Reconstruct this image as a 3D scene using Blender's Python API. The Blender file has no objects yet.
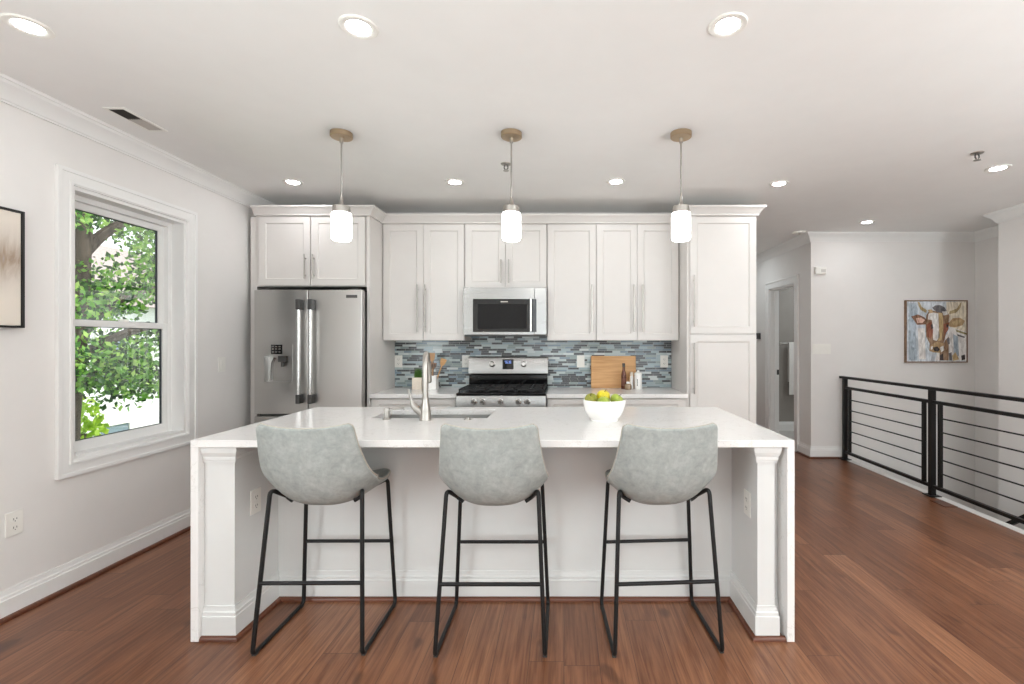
import bpy, math, random
from mathutils import Vector
random.seed(7)
PI = math.pi
sc = bpy.context.scene
COL = sc.collection

# ------------------------------------------------------------------ camera, world, sun, daylight, exposure
CAMH = 1.358
F = 470.0                                   # focal length in pixels of the 1024 px wide frame
cam = bpy.data.cameras.new('camera'); camo = bpy.data.objects.new('camera', cam); COL.objects.link(camo)
camo.location = (0, 0, CAMH); camo.rotation_euler = (PI/2, 0, 0)
cam.sensor_width = 36.0; cam.lens = F*36.0/1024.0
cam.shift_x = -52.0/1024.0; cam.shift_y = 0.0
cam.clip_start = 0.05; cam.clip_end = 200
sc.camera = camo

world = bpy.data.worlds.new('world'); sc.world = world; world.use_nodes = True
bg = world.node_tree.nodes['Background']
bg.inputs['Color'].default_value = (0.93, 0.97, 1.0, 1); bg.inputs['Strength'].default_value = 2.0

sun = bpy.data.lights.new('sun', 'SUN'); suno = bpy.data.objects.new('sun', sun); COL.objects.link(suno)
sun.energy = 5.5; sun.angle = 0.02; sun.color = (1, 0.96, 0.9)
suno.rotation_euler = Vector((-0.55, -0.35, -0.78)).to_track_quat('-Z', 'Y').to_euler()

def area_light(name, loc, rot, sx, sy, power, color=(0.88, 0.965, 1.0)):
    l = bpy.data.lights.new(name, 'AREA'); l.shape = 'RECTANGLE'; l.size = sx; l.size_y = sy
    l.energy = power; l.color = color
    o = bpy.data.objects.new(name, l); COL.objects.link(o); o.location = loc; o.rotation_euler = rot
    return o
# daylight in the two wide windows of the wall behind the camera (area lights face +Y into the room)
area_light('rear_window_daylight', (-0.15, -2.55, 1.35), (PI/2, 0, 0), 1.2, 2.1, 15)
area_light('rear_window_daylight', (2.6, -2.55, 1.35), (PI/2, 0, 0), 2.6, 2.1, 22)
# added fill lights behind the camera, aimed up to brighten the ceiling
# added fill lights, hidden in the hall and the bathroom
area_light('ceiling_fill', (3.5, -0.4, 1.15), (PI, 0, 0), 0.8, 1.2, 200)
area_light('ceiling_fill', (-0.9, -0.5, 1.2), (PI, 0, 0), 0.8, 1.2, 48)
area_light('hall_fill', (2.25, 6.7, 2.6), (0, 0, 0), 0.5, 0.5, 5)
area_light('bathroom_fill', (4.0, 6.5, 2.6), (0, 0, 0), 0.4, 0.4, 14)
# added fill light at an unseen opening in the left wall (faces +X)
area_light('side_fill', (-2.70, -0.6, 1.45), (0, -PI/2, 0), 1.5, 1.8, 56)

sc.view_settings.view_transform = 'Standard'; sc.view_settings.look = 'None'
sc.view_settings.gamma = 1.0; sc.view_settings.use_curve_mapping = False
sc.view_settings.exposure = 0.02
sc.cycles.use_denoising = True
sc.cycles.max_bounces = 10; sc.cycles.diffuse_bounces = 6; sc.cycles.glossy_bounces = 5
sc.cycles.transparent_max_bounces = 12; sc.cycles.sample_clamp_indirect = 6.0
sc.cycles.caustics_reflective = False; sc.cycles.caustics_refractive = False

# ------------------------------------------------------------------ materials
def lin(c):
    return tuple(((v/255.0)/12.92 if v/255.0 <= 0.04045 else ((v/255.0+0.055)/1.055)**2.4) for v in c)
def rgba(c): return lin(c)+(1.0,)

class NT:
    def __init__(s, m): s.t = m.node_tree; s.n = s.t.nodes; s.l = s.t.links
    def node(s, typ, **kw):
        n = s.n.new(typ)
        for k, v in kw.items(): setattr(n, k, v)
        return n
    def put(s, sock, v):
        if isinstance(v, bpy.types.NodeSocket): s.l.new(v, sock)
        else: sock.default_value = v
    def math(s, op, a, b=0.0, c=0.0):
        n = s.node('ShaderNodeMath', operation=op); s.put(n.inputs[0], a); s.put(n.inputs[1], b)
        if len(n.inputs) > 2: s.put(n.inputs[2], c)
        return n.outputs[0]
    def coords(s):
        g = s.node('ShaderNodeNewGeometry'); x = s.node('ShaderNodeSeparateXYZ'); s.l.new(g.outputs['Position'], x.inputs[0])
        return x.outputs[0], x.outputs[1], x.outputs[2]
    def objcoord(s, scale=(1, 1, 1)):
        t = s.node('ShaderNodeTexCoord'); m = s.node('ShaderNodeMapping'); m.inputs['Scale'].default_value = scale
        s.l.new(t.outputs['Object'], m.inputs['Vector']); return m.outputs[0]
    def comb(s, x, y, z=0.0):
        n = s.node('ShaderNodeCombineXYZ'); s.put(n.inputs[0], x); s.put(n.inputs[1], y); s.put(n.inputs[2], z); return n.outputs[0]
    def white(s, v):
        n = s.node('ShaderNodeTexWhiteNoise', noise_dimensions='3D'); s.put(n.inputs['Vector'], v); return n.outputs['Value']
    def noise(s, v, scale, detail=3.0, rough=0.5, dist=0.0):
        n = s.node('ShaderNodeTexNoise'); s.put(n.inputs['Vector'], v); n.inputs['Scale'].default_value = scale
        n.inputs['Detail'].default_value = detail; n.inputs['Roughness'].default_value = rough; n.inputs['Distortion'].default_value = dist
        return n.outputs[0]
    def ramp(s, f, stops, interp='LINEAR'):
        n = s.node('ShaderNodeValToRGB'); r = n.color_ramp; r.interpolation = interp
        while len(r.elements) < len(stops): r.elements.new(0.5)
        for e, (p, c) in zip(r.elements, stops): e.position = p; e.color = rgba(c) if len(c) == 3 else c
        s.put(n.inputs[0], f); return n.outputs[0]
    def mix(s, f, a, b, blend='MIX'):
        n = s.node('ShaderNodeMix', data_type='RGBA', blend_type=blend); s.put(n.inputs[0], f)
        s.put(n.inputs[6], a); s.put(n.inputs[7], b); return n.outputs[2]
    def bump(s, h, strength=0.2, dist=0.01):
        n = s.node('ShaderNodeBump'); n.inputs['Strength'].default_value = strength; n.inputs['Distance'].default_value = dist
        s.put(n.inputs['Height'], h); return n.outputs[0]

def mat(name, c, rough=0.5, metal=0.0, spec=0.5, coat=0.0):
    m = bpy.data.materials.new(name); m.use_nodes = True
    b = m.node_tree.nodes['Principled BSDF']
    b.inputs['Base Color'].default_value = rgba(c); b.inputs['Roughness'].default_value = rough
    b.inputs['Metallic'].default_value = metal; b.inputs['Specular IOR Level'].default_value = spec
    b.inputs['Coat Weight'].default_value = coat
    return m
def bsdf(m): return m.node_tree.nodes['Principled BSDF']
def emit(name, c, s):
    m = mat(name, c, 0.4); b = bsdf(m)
    b.inputs['Emission Color'].default_value = rgba(c); b.inputs['Emission Strength'].default_value = s
    return m
def vary(m, c1, c2, scale=(8, 8, 8), nscale=1.0, detail=4, bump=0.0, lo=0.35, hi=0.65, dist=0.0):
    n = NT(m); v = n.objcoord(scale); f = n.noise(v, nscale, detail, 0.6, dist)
    col = n.ramp(f, [(lo, c1), (hi, c2)]); n.l.new(col, bsdf(m).inputs['Base Color'])
    if bump: n.l.new(n.bump(f, bump, 0.004), bsdf(m).inputs['Normal'])
    return m

M = {}
M['wall'] = vary(mat('wall_paint', (231, 228, 225), 0.75, spec=0.25), (231, 228, 225), (229, 226, 223), nscale=0.6)
M['ceiling'] = vary(mat('ceiling_paint', (240, 239, 237), 0.85, spec=0.2), (240, 239, 237), (238, 237, 235), nscale=0.6)
M['trim'] = vary(mat('trim_paint', (236, 235, 233), 0.4), (236, 235, 233), (234, 233, 231), nscale=0.7)
M['cab'] = vary(mat('cabinet_lacquer', (215, 211, 207), 0.38), (215, 211, 207), (213, 209, 205), nscale=0.8)
M['island'] = vary(mat('island_lacquer', (218, 218, 216), 0.38), (218, 218, 216), (216, 216, 214), nscale=0.8)
M['plastic'] = vary(mat('white_plastic', (238, 236, 230), 0.35), (238, 236, 230), (235, 233, 227), nscale=2)
M['slot'] = mat('dark_slot', (60, 58, 56), 0.5)
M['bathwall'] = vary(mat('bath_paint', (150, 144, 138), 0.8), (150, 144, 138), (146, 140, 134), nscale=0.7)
M['steel'] = None
def steel(name, c, rough, scale):
    m = mat(name, c, rough, 1.0); n = NT(m); v = n.objcoord(scale); f = n.noise(v, 1.0, 3)
    r = n.math('MULTIPLY_ADD', f, 0.025, rough-0.0125); n.l.new(r, bsdf(m).inputs['Roughness']); return m
M['steel'] = steel('brushed_stainless', (190, 188, 185), 0.29, (4, 4, 160))
M['steel_dark'] = steel('dark_stainless_side', (120, 119, 118), 0.4, (4, 4, 160))  # darker, rougher stainless for the appliance bodies
M['steel_dimmed'] = steel('dimmed_stainless', (158, 157, 155), 0.27, (4, 4, 160))  # same stainless with its base darkened to offset overly bright reflections
M['steel_sink'] = steel('satin_sink_steel', (196, 195, 193), 0.42, (40, 40, 40))
M['nickel'] = steel('brushed_nickel', (176, 172, 166), 0.3, (60, 60, 60))
M['chrome'] = steel('polished_steel', (215, 214, 212), 0.16, (40, 40, 40))
M['bracket'] = mat('handle_bracket', (84, 83, 82), 0.35, 0.9)
M['canopy'] = steel('warm_nickel', (190, 168, 140), 0.34, (60, 60, 60))
M['blackmetal'] = vary(mat('black_powder_coat', (22, 21, 21), 0.45, spec=0.3), (20, 19, 19), (27, 26, 26), nscale=30)
M['railmetal'] = vary(mat('black_rail_paint', (22, 21, 20), 0.42, spec=0.3), (20, 19, 18), (28, 26, 25), nscale=30)
M['glassblack'] = mat('black_glass', (14, 14, 15), 0.06, spec=0.6)
M['screen'] = vary(mat('oven_window_mesh', (44, 43, 42), 0.45, spec=0.15), (20, 19, 19), (42, 40, 40), (180, 180, 180), 1.0)
M['iron'] = vary(mat('cast_iron', (24, 24, 25), 0.5), (20, 20, 21), (32, 32, 33), nscale=25)
M['enamel'] = mat('black_enamel', (18, 18, 19), 0.15)
M['display'] = emit('lit_display', (50, 66, 120), 0.35)
M['lens'] = emit('lamp_lens', (251, 252, 255), 112.0)
M['shade'] = emit('opal_glass_shade', (255, 255, 255), 10.0)
M['rubber'] = mat('grey_rubber', (70, 69, 68), 0.7)
M['ventgrille'] = mat('vent_grille', (200, 196, 190), 0.6)
M['ventdark'] = mat('vent_throat', (72, 67, 62), 0.8)

def wood_floor():
    m = mat('hardwood_planks', (120, 78, 58), 0.3); n = NT(m); x, y, z = n.coords()
    w, L = 0.15, 1.35
    c = n.math('FLOOR', n.math('DIVIDE', x, w)); off = n.math('MULTIPLY', n.white(n.comb(c, 3.7)), 1.35)
    yy = n.math('ADD', y, off); r = n.math('FLOOR', n.math('DIVIDE', yy, L))
    rnd = n.white(n.comb(c, r, 1.3)); rnd2 = n.white(n.comb(c, r, 7.9))
    base = n.ramp(rnd, [(0.0, (125, 82, 57)), (0.35, (137, 92, 65)), (0.7, (145, 99, 71)), (1.0, (157, 110, 80))])
    gv = n.comb(n.math('MULTIPLY_ADD', x, 70, n.math('MULTIPLY', rnd2, 90)), n.math('MULTIPLY', y, 2.6), rnd)
    g = n.noise(gv, 1.0, 5, 0.65, 0.6)
    g2 = n.noise(n.comb(n.math('MULTIPLY_ADD', x, 9, n.math('MULTIPLY', rnd, 40)), n.math('MULTIPLY', y, 1.6), rnd2), 1.3, 3, 0.6, 1.2)
    col = n.mix(n.ramp(g, [(0.34, (255, 255, 255)), (0.62, (0, 0, 0))]), base, n.mix(1.0, base, rgba((188, 170, 160)), 'MULTIPLY'))
    col = n.mix(n.math('MULTIPLY', n.math('SUBTRACT', g2, 0.35), 0.9), col, n.mix(1.0, col, rgba((170, 150, 140)), 'MULTIPLY'))
    knot = n.noise(n.comb(n.math('MULTIPLY', x, 8.0), n.math('MULTIPLY', y, 4.5), n.math('MULTIPLY', rnd2, 9)), 1.0, 1)
    col = n.mix(n.ramp(knot, [(0.70, (0, 0, 0)), (0.76, (200, 200, 200))]), col, rgba((64, 38, 28)))
    fx = n.math('FRACT', n.math('DIVIDE', x, w)); fy = n.math('FRACT', n.math('DIVIDE', yy, L))
    gx = n.math('LESS_THAN', n.math('MINIMUM', fx, n.math('SUBTRACT', 1.0, fx)), 0.011)
    gy = n.math('LESS_THAN', n.math('MINIMUM', fy, n.math('SUBTRACT', 1.0, fy)), 0.0012)
    gap = n.math('MAXIMUM', gx, gy)
    col = n.mix(n.math('MULTIPLY', gap, 0.7), col, rgba((58, 34, 26)))
    n.l.new(col, bsdf(m).inputs['Base Color'])
    n.l.new(n.math('MULTIPLY_ADD', g, 0.14, 0.24), bsdf(m).inputs['Roughness'])
    n.l.new(n.bump(n.math('SUBTRACT', n.math('MULTIPLY', g, 0.25), gap), 0.12, 0.003), bsdf(m).inputs['Normal'])
    bsdf(m).inputs['Specular IOR Level'].default_value = 0.45
    return m
M['floor'] = wood_floor()
M['shoe'] = vary(mat('stained_wood_shoe', (96, 54, 36), 0.32), (84, 46, 30), (108, 62, 42), (3, 60, 60), 1.0)

def mosaic():
    m = mat('glass_mosaic_tile', (140, 150, 155), 0.14); n = NT(m); x, y, z = n.coords()
    h = 0.0205
    r = n.math('FLOOR', n.math('DIVIDE', z, h)); rr = n.white(n.comb(r, 5.1, 2.0))
    wv = n.math('MULTIPLY_ADD', n.white(n.comb(r, 9.3, 4.0)), 0.08, 0.07)
    xs = n.math('DIVIDE', n.math('ADD', x, n.math('MULTIPLY', rr, 3.0)), wv)
    c = n.math('FLOOR', xs); rnd = n.white(n.comb(c, r, 0.5))
    col = n.ramp(rnd, [(0.0, (38, 40, 45)), (0.20, (50, 54, 59)), (0.34, (84, 98, 106)), (0.44, (116, 136, 148)),
                       (0.56, (154, 173, 180)), (0.70, (180, 192, 192)), (0.82, (136, 152, 150)), (0.92, (204, 212, 212))], 'CONSTANT')
    g = n.noise(n.comb(n.math('MULTIPLY', x, 40), n.math('MULTIPLY', z, 60), rnd), 1.0, 3, 0.6, 1.0)
    col = n.mix(n.math('MULTIPLY', g, 0.14), col, rgba((226, 230, 230)))
    fx = n.math('FRACT', xs); fz = n.math('FRACT', n.math('DIVIDE', z, h))
    gap = n.math('MAXIMUM', n.math('LESS_THAN', fx, 0.022), n.math('LESS_THAN', fz, 0.085))
    col = n.mix(gap, col, rgba((186, 187, 184)))
    n.l.new(col, bsdf(m).inputs['Base Color'])
    n.l.new(n.math('MULTIPLY_ADD', gap, 0.5, 0.14), bsdf(m).inputs['Roughness'])
    n.l.new(n.bump(n.math('SUBTRACT', 1.0, gap), 0.25, 0.002), bsdf(m).inputs['Normal'])
    return m
M['mosaic'] = mosaic()

def quartz():
    m = mat('white_quartz', (240, 237, 232), 0.16); n = NT(m)
    v = n.objcoord((1, 1, 1)); f = n.noise(v, 1.7, 6, 0.62, 1.4); f2 = n.noise(v, 4.2, 5, 0.6, 1.0)
    vein = n.math('ABSOLUTE', n.math('SUBTRACT', f, 0.5)); vein2 = n.math('ABSOLUTE', n.math('SUBTRACT', f2, 0.53))
    a = n.ramp(vein, [(0.0, (224, 222, 220)), (0.006, (235, 234, 231)), (0.02, (234, 232, 230))])
    b = n.ramp(vein2, [(0.0, (238, 236, 234)), (0.008, (255, 255, 255))])
    n.l.new(n.mix(1.0, a, b, 'MULTIPLY'), bsdf(m).inputs['Base Color']); return m
M['quartz'] = quartz()

def leather():
    m = mat('grey_suede_leather', (166, 170, 166), 0.72, spec=0.3); n = NT(m); v = n.objcoord((1, 1, 1))
    f = n.noise(v, 16, 6, 0.66, 0.6); f2 = n.noise(v, 60, 4, 0.7)
    c = n.ramp(n.math('MULTIPLY_ADD', f2, 0.35, n.math('MULTIPLY', f, 0.72)), [(0.38, (148, 153, 150)), (0.54, (162, 167, 164)), (0.70, (178, 182, 179))])
    n.l.new(c, bsdf(m).inputs['Base Color']); n.l.new(n.bump(f2, 0.12, 0.003), bsdf(m).inputs['Normal']); return m
M['leather'] = leather()
M['piping'] = vary(mat('tan_edge_binding', (184, 177, 164), 0.7), (174, 168, 156), (192, 185, 172), nscale=14)
M['oak'] = vary(mat('light_wood', (206, 158, 104), 0.5), (192, 142, 88), (218, 172, 120), (3, 30, 50), 1.0, 5)
M['beech'] = vary(mat('beech_wood', (198, 158, 118), 0.55), (182, 140, 100), (210, 172, 132), (40, 40, 6), 1.0, 4)
M['wallnut'] = vary(mat('brown_frame_wood', (128, 100, 78), 0.6), (112, 86, 66), (142, 114, 92), (20, 20, 20), 1.0)
M['blackframe'] = mat('black_frame', (24, 22, 22), 0.4)
M['ceramic'] = mat('white_ceramic', (244, 243, 240), 0.2)
M['beigepot'] = vary(mat('cream_pot', (226, 214, 198), 0.55), (222, 210, 194), (230, 219, 204), nscale=10)
M['grass'] = vary(mat('grass_blades', (70, 110, 34), 0.6), (54, 92, 26), (96, 138, 50), nscale=30)
M['amber'] = mat('amber_glass', (92, 46, 26), 0.1)
M['jarglass'] = mat('spice_jar_glass', (150, 128, 102), 0.15)
M['ink'] = mat('dark_ink', (70, 68, 70), 0.6)
M['apple1'] = vary(mat('olive_green_skin', (142, 146, 44), 0.35), (118, 126, 40), (160, 158, 62), nscale=9)
M['apple2'] = vary(mat('yellow_skin', (214, 196, 30), 0.35), (200, 184, 24), (226, 210, 50), nscale=9)
M['apple3'] = vary(mat('lime_skin', (150, 170, 56), 0.35), (132, 156, 44), (172, 186, 80), nscale=9)
M['stem'] = mat('fruit_stem', (82, 58, 34), 0.7)
M['towel'] = vary(mat('white_towel', (226, 222, 217), 0.95), (220, 216, 211), (232, 228, 223), nscale=40, bump=0.3)
M['bathtile'] = vary(mat('bath_tile', (190, 186, 180), 0.4), (184, 180, 174), (196, 192, 186), nscale=3)
M['siding'] = None
def siding():
    m = mat('white_lap_siding', (236, 238, 240), 0.6); n = NT(m); x, y, z = n.coords()
    f = n.math('FRACT', n.math('DIVIDE', z, 0.16)); n.l.new(n.bump(f, 0.5, 0.02), bsdf(m).inputs['Normal']); return m
M['siding'] = siding()
M['shingle'] = vary(mat('grey_shingle', (150, 140, 136), 0.9), (130, 122, 118), (168, 158, 154), nscale=8)
M['paneout'] = mat('house_pane', (120, 136, 150), 0.1)
M['bark'] = vary(mat('bark', (74, 64, 56), 0.9), (54, 46, 40), (96, 84, 74), (10, 10, 2), 1.0, 5, bump=0.6)
M['lawn'] = vary(mat('lawn', (96, 128, 60), 0.9), (80, 112, 46), (116, 146, 76), nscale=2)
M['sash_shadow'] = mat('spacer_shadow', (44, 48, 56), 0.6)  # colour of the painted spacer shadow on the sashes
def leafmat(name, cs):
    m = bpy.data.materials.new(name); m.use_nodes = True; n = NT(m); b = bsdf(m)
    g = n.node('ShaderNodeNewGeometry'); col = n.ramp(g.outputs['Random Per Island'], [(i/(len(cs)-1), c) for i, c in enumerate(cs)])
    n.l.new(col, b.inputs['Base Color']); b.inputs['Roughness'].default_value = 0.45
    t = n.node('ShaderNodeBsdfTranslucent'); n.l.new(col, t.inputs['Color'])
    mx = n.node('ShaderNodeMixShader'); mx.inputs[0].default_value = 0.45
    n.l.new(b.outputs[0], mx.inputs[1]); n.l.new(t.outputs[0], mx.inputs[2])
    n.l.new(mx.outputs[0], n.n['Material Output'].inputs['Surface']); return m
M['leaf'] = leafmat('maple_leaves', [(18, 46, 20), (46, 94, 36), (98, 154, 60), (134, 184, 80), (176, 208, 110)])
M['leaf2'] = leafmat('shrub_leaves', [(120, 160, 40), (160, 196, 60), (190, 214, 90)])
def thinglass():
    m = bpy.data.materials.new('window_glass'); m.use_nodes = True; n = NT(m); n.n.remove(bsdf(m))
    t = n.node('ShaderNodeBsdfTransparent'); g = n.node('ShaderNodeBsdfGlossy'); g.inputs['Roughness'].default_value = 0.02
    fr = n.node('ShaderNodeFresnel'); fr.inputs[0].default_value = 1.3
    mx = n.node('ShaderNodeMixShader'); n.l.new(fr.outputs[0], mx.inputs[0]); n.l.new(t.outputs[0], mx.inputs[1]); n.l.new(g.outputs[0], mx.inputs[2])
    n.l.new(mx.outputs[0], n.n['Material Output'].inputs['Surface']); return m
M['glass'] = thinglass()
def abstract():
    m = mat('abstract_paint', (200, 190, 178), 0.7); n = NT(m); x, y, z = n.coords()
    v = n.comb(n.math('MULTIPLY', y, 14), n.math('MULTIPLY', z, 2.4), 0.0)
    f = n.noise(v, 1.0, 6, 0.7, 1.0)
    band = n.math('SUBTRACT', 1.0, n.math('MULTIPLY', n.math('ABSOLUTE', n.math('SUBTRACT', z, 1.76)), 5.2))
    band = n.math('MAXIMUM', band, 0.0)
    t = n.math('MULTIPLY', n.math('MULTIPLY_ADD', f, 1.4, -0.15), band)
    col = n.ramp(t, [(0.0, (226, 217, 205)), (0.25, (212, 202, 191)), (0.45, (186, 172, 158)), (0.6, (162, 142, 122)), (0.8, (172, 166, 160))])
    n.l.new(col, bsdf(m).inputs['Base Color']); return m
M['abstract'] = abstract()
def paint(name, c, d=30):
    c1 = tuple(max(0, v-d) for v in c); c2 = tuple(min(255, v+d) for v in c)
    return vary(mat(name, c, 0.65), c1, c2, (30, 30, 9), 1.0, 5, 0.1, dist=1.0)

# ------------------------------------------------------------------ mesh builder
class MB:
    def __init__(s): s.v = []; s.f = []; s.m = []; s.cur = 0
    def add(s, vs, fs):
        o = len(s.v); s.v += [tuple(v) for v in vs]
        for f in fs: s.f.append(tuple(i+o for i in f)); s.m.append(s.cur)
        return s
    def box(s, x0, x1, y0, y1, z0, z1):
        x0, x1 = min(x0, x1), max(x0, x1); y0, y1 = min(y0, y1), max(y0, y1); z0, z1 = min(z0, z1), max(z0, z1)
        return s.add([(x0,y0,z0),(x1,y0,z0),(x1,y1,z0),(x0,y1,z0),(x0,y0,z1),(x1,y0,z1),(x1,y1,z1),(x0,y1,z1)],
                     [(0,3,2,1),(4,5,6,7),(0,1,5,4),(1,2,6,5),(2,3,7,6),(3,0,4,7)])
    def prism(s, poly, a, b, axis='y'):
        """poly = list of 2-D points; axis 'y': (x,z) pairs, 'x': (y,z), 'z': (x,y)"""
        def P(p, t): return {'y': (p[0], t, p[1]), 'x': (t, p[0], p[1]), 'z': (p[0], p[1], t)}[axis]
        n = len(poly); vs = [P(p, a) for p in poly]+[P(p, b) for p in poly]
        fs = [tuple(range(n)), tuple(range(2*n-1, n-1, -1))]+[(i, i+n, (i+1) % n+n, (i+1) % n) for i in range(n)]
        return s.add(vs, fs)
    def tube(s, pts, r, seg=10, closed=False, cap=True):
        pts = [Vector(p) for p in pts]; n = len(pts); rs = r if isinstance(r, (list, tuple)) else [r]*n
        rings = []; up = None
        for i in range(n):
            if closed: d = (pts[(i+1) % n]-pts[i-1])
            else: d = pts[min(i+1, n-1)]-pts[max(i-1, 0)]
            d.normalize()
            if up is None:
                up = Vector((0, 0, 1)) if abs(d.z) < 0.9 else Vector((1, 0, 0))
            a = d.cross(up).normalized(); up = a.cross(d).normalized()
            rings.append([pts[i]+(a*math.cos(2*PI*k/seg)+up*math.sin(2*PI*k/seg))*rs[i] for k in range(seg)])
        vs = [v for rg in rings for v in rg]; fs = []
        m = n if closed else n-1
        for i in range(m):
            j = (i+1) % n
            for k in range(seg): fs.append((i*seg+k, i*seg+(k+1) % seg, j*seg+(k+1) % seg, j*seg+k))
        if cap and not closed: fs += [tuple(range(seg-1, -1, -1)), tuple((n-1)*seg+k for k in range(seg))]
        return s.add(vs, fs)
    def cyl(s, p0, p1, r, seg=20): return s.tube([p0, p1], r, seg)
    def lathe(s, prof, c=(0, 0, 0), seg=32, sq=None):
        """prof = (r,z) list bottom to top or closed outline; caps where r>0 at the ends"""
        n = len(prof); vs = []; fs = []
        for r, z in prof:
            for k in range(seg):
                a = 2*PI*k/seg; vs.append((c[0]+r*math.cos(a), c[1]+r*math.sin(a), c[2]+z))
        for i in range(n-1):
            for k in range(seg): fs.append((i*seg+k, i*seg+(k+1) % seg, (i+1)*seg+(k+1) % seg, (i+1)*seg+k))
        if prof[0][0] > 1e-4: fs.append(tuple(range(seg-1, -1, -1)))
        if prof[-1][0] > 1e-4: fs.append(tuple((n-1)*seg+k for k in range(seg)))
        return s.add(vs, fs)
    def sweep(s, path, prof, z0=0.0):
        """closed profile (out,z) carried along a 2-D path with mitred corners; 'out' lies to the right of travel"""
        n = len(path); P = [Vector(p) for p in path]; m = len(prof); vs = []; fs = []
        nor = []
        for i in range(n-1):
            d = (P[i+1]-P[i]).normalized(); nor.append(Vector((d.y, -d.x)))
        for i in range(n):
            if i == 0: mi = nor[0]
            elif i == n-1: mi = nor[-1]
            else: mi = (nor[i-1]+nor[i])/(1+nor[i-1].dot(nor[i]))
            for o, z in prof: q = P[i]+mi*o; vs.append((q.x, q.y, z0+z))
        for i in range(n-1):
            for k in range(m): fs.append((i*m+k, (i+1)*m+k, (i+1)*m+(k+1) % m, i*m+(k+1) % m))
        fs += [tuple(range(m)), tuple((n-1)*m+k for k in range(m-1, -1, -1))]
        return s.add(vs, fs)
    def holed(s, a0, a1, ha0, ha1, b0, b1, hb0, hb1, t0, t1, axis='z'):
        """a slab with a rectangular through hole, one welded mesh; axis = the thickness axis"""
        def P(a, b, t): return {'z': (a, b, t), 'y': (a, t, b), 'x': (t, a, b)}[axis]
        A = [a0, ha0, ha1, a1]; B = [b0, hb0, hb1, b1]; vs = []; fs = []
        def idx(i, j, k): return (k*4+j)*4+i
        for t in (t0, t1):
            for b in B:
                for a in A: vs.append(P(a, b, t))
        for i in range(3):
            for j in range(3):
                if i == 1 and j == 1: continue
                fs.append((idx(i,j,0), idx(i,j+1,0), idx(i+1,j+1,0), idx(i+1,j,0)))
                fs.append((idx(i,j,1), idx(i+1,j,1), idx(i+1,j+1,1), idx(i,j+1,1)))
        for i in range(3):
            fs.append((idx(i,0,0), idx(i+1,0,0), idx(i+1,0,1), idx(i,0,1))); fs.append((idx(i,3,0), idx(i,3,1), idx(i+1,3,1), idx(i+1,3,0)))
            fs.append((idx(0,i,0), idx(0,i,1), idx(0,i+1,1), idx(0,i+1,0))); fs.append((idx(3,i,0), idx(3,i+1,0), idx(3,i+1,1), idx(3,i,1)))
        fs += [(idx(1,1,0), idx(1,1,1), idx(2,1,1), idx(2,1,0)), (idx(1,2,0), idx(2,2,0), idx(2,2,1), idx(1,2,1)),
               (idx(1,1,0), idx(1,2,0), idx(1,2,1), idx(1,1,1)), (idx(2,1,0), idx(2,1,1), idx(2,2,1), idx(2,2,0))]
        return s.add(vs, fs)
    def shaker(s, x0, x1, z0, z1, y, th=0.02, fw=0.058, rec=0.009, ch=0.006):
        """five-piece door whose face looks to -Y at depth y"""
        fx = min(fw, (x1-x0)*0.3); fz = min(fw, (z1-z0)*0.3)
        R = [(x0, x1, z0, z1, y), (x0+fx, x1-fx, z0+fz, z1-fz, y), (x0+fx+ch, x1-fx-ch, z0+fz+ch, z1-fz-ch, y+rec)]
        vs = [(x0,y+th,z0),(x1,y+th,z0),(x1,y+th,z1),(x0,y+th,z1)]
        for a, b, c, d, yy in R: vs += [(a,yy,c),(b,yy,c),(b,yy,d),(a,yy,d)]
        fs = [(0,3,2,1)[::1]]
        for r in range(3):
            o, p = r*4, (r+1)*4
            for k in range(4): fs.append((o+k, o+(k+1) % 4, p+(k+1) % 4, p+k))
        fs.append((12, 13, 14, 15)); return s.add(vs, fs)
    def barhandle(s, x, y, z0, z1, r=0.006, off=0.03, horiz=False):
        L = z1-z0; e = min(0.045, L*0.16)
        if horiz:
            s.cyl((z0, y-off, x), (z1, y-off, x), r, 10)
            for t in (z0+e, z1-e): s.cyl((t, y-off, x), (t, y+0.001, x), r*0.8, 8)
        else:
            s.cyl((x, y-off, z0), (x, y-off, z1), r, 10)
            for t in (z0+e, z1-e): s.cyl((x, y-off, t), (x, y+0.001, t), r*0.8, 8)
        return s

ORG = {}
def obj(name, mb, m, parent=None, base=None, bevel=0.0, smooth=35, seg=2, sub=0):
    """links the collected shapes as ONE mesh object; world verts are made local to the thing's base"""
    if parent is not None: org = ORG[parent.name]
    elif base is not None: org = Vector(base)
    else: org = Vector((0, 0, 0))
    me = bpy.data.meshes.new(name); me.from_pydata([tuple(Vector(v)-org) for v in mb.v], [], mb.f)
    ms = m if isinstance(m, (list, tuple)) else [m]
    for q in ms: me.materials.append(q)
    if len(ms) > 1:
        for p, i in zip(me.polygons, mb.m): p.material_index = i
    import bmesh
    bm = bmesh.new(); bm.from_mesh(me); bmesh.ops.recalc_face_normals(bm, faces=bm.faces); bm.to_mesh(me); bm.free()
    if smooth:
        me.shade_smooth(); me.set_sharp_from_angle(angle=math.radians(smooth))
    o = bpy.data.objects.new(name, me); COL.objects.link(o)
    if parent is not None: o.parent = parent
    else: o.location = org
    ORG[o.name] = org
    if bevel:
        b = o.modifiers.new('bevel', 'BEVEL'); b.width = bevel; b.segments = seg; b.limit_method = 'ANGLE'; b.angle_limit = math.radians(40)
        b.harden_normals = True
    return o
def tag(o, label=None, cat=None, group=None, kind=None):
    if label: o['label'] = label
    if cat: o['category'] = cat
    if group: o['group'] = group
    if kind: o['kind'] = kind
    return o
def thing(name, base, label, cat, group=None):
    o = bpy.data.objects.new(name, None); COL.objects.link(o); o.location = base; o.empty_display_size = 0.1
    ORG[o.name] = Vector(base); return tag(o, label, cat, group)
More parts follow.
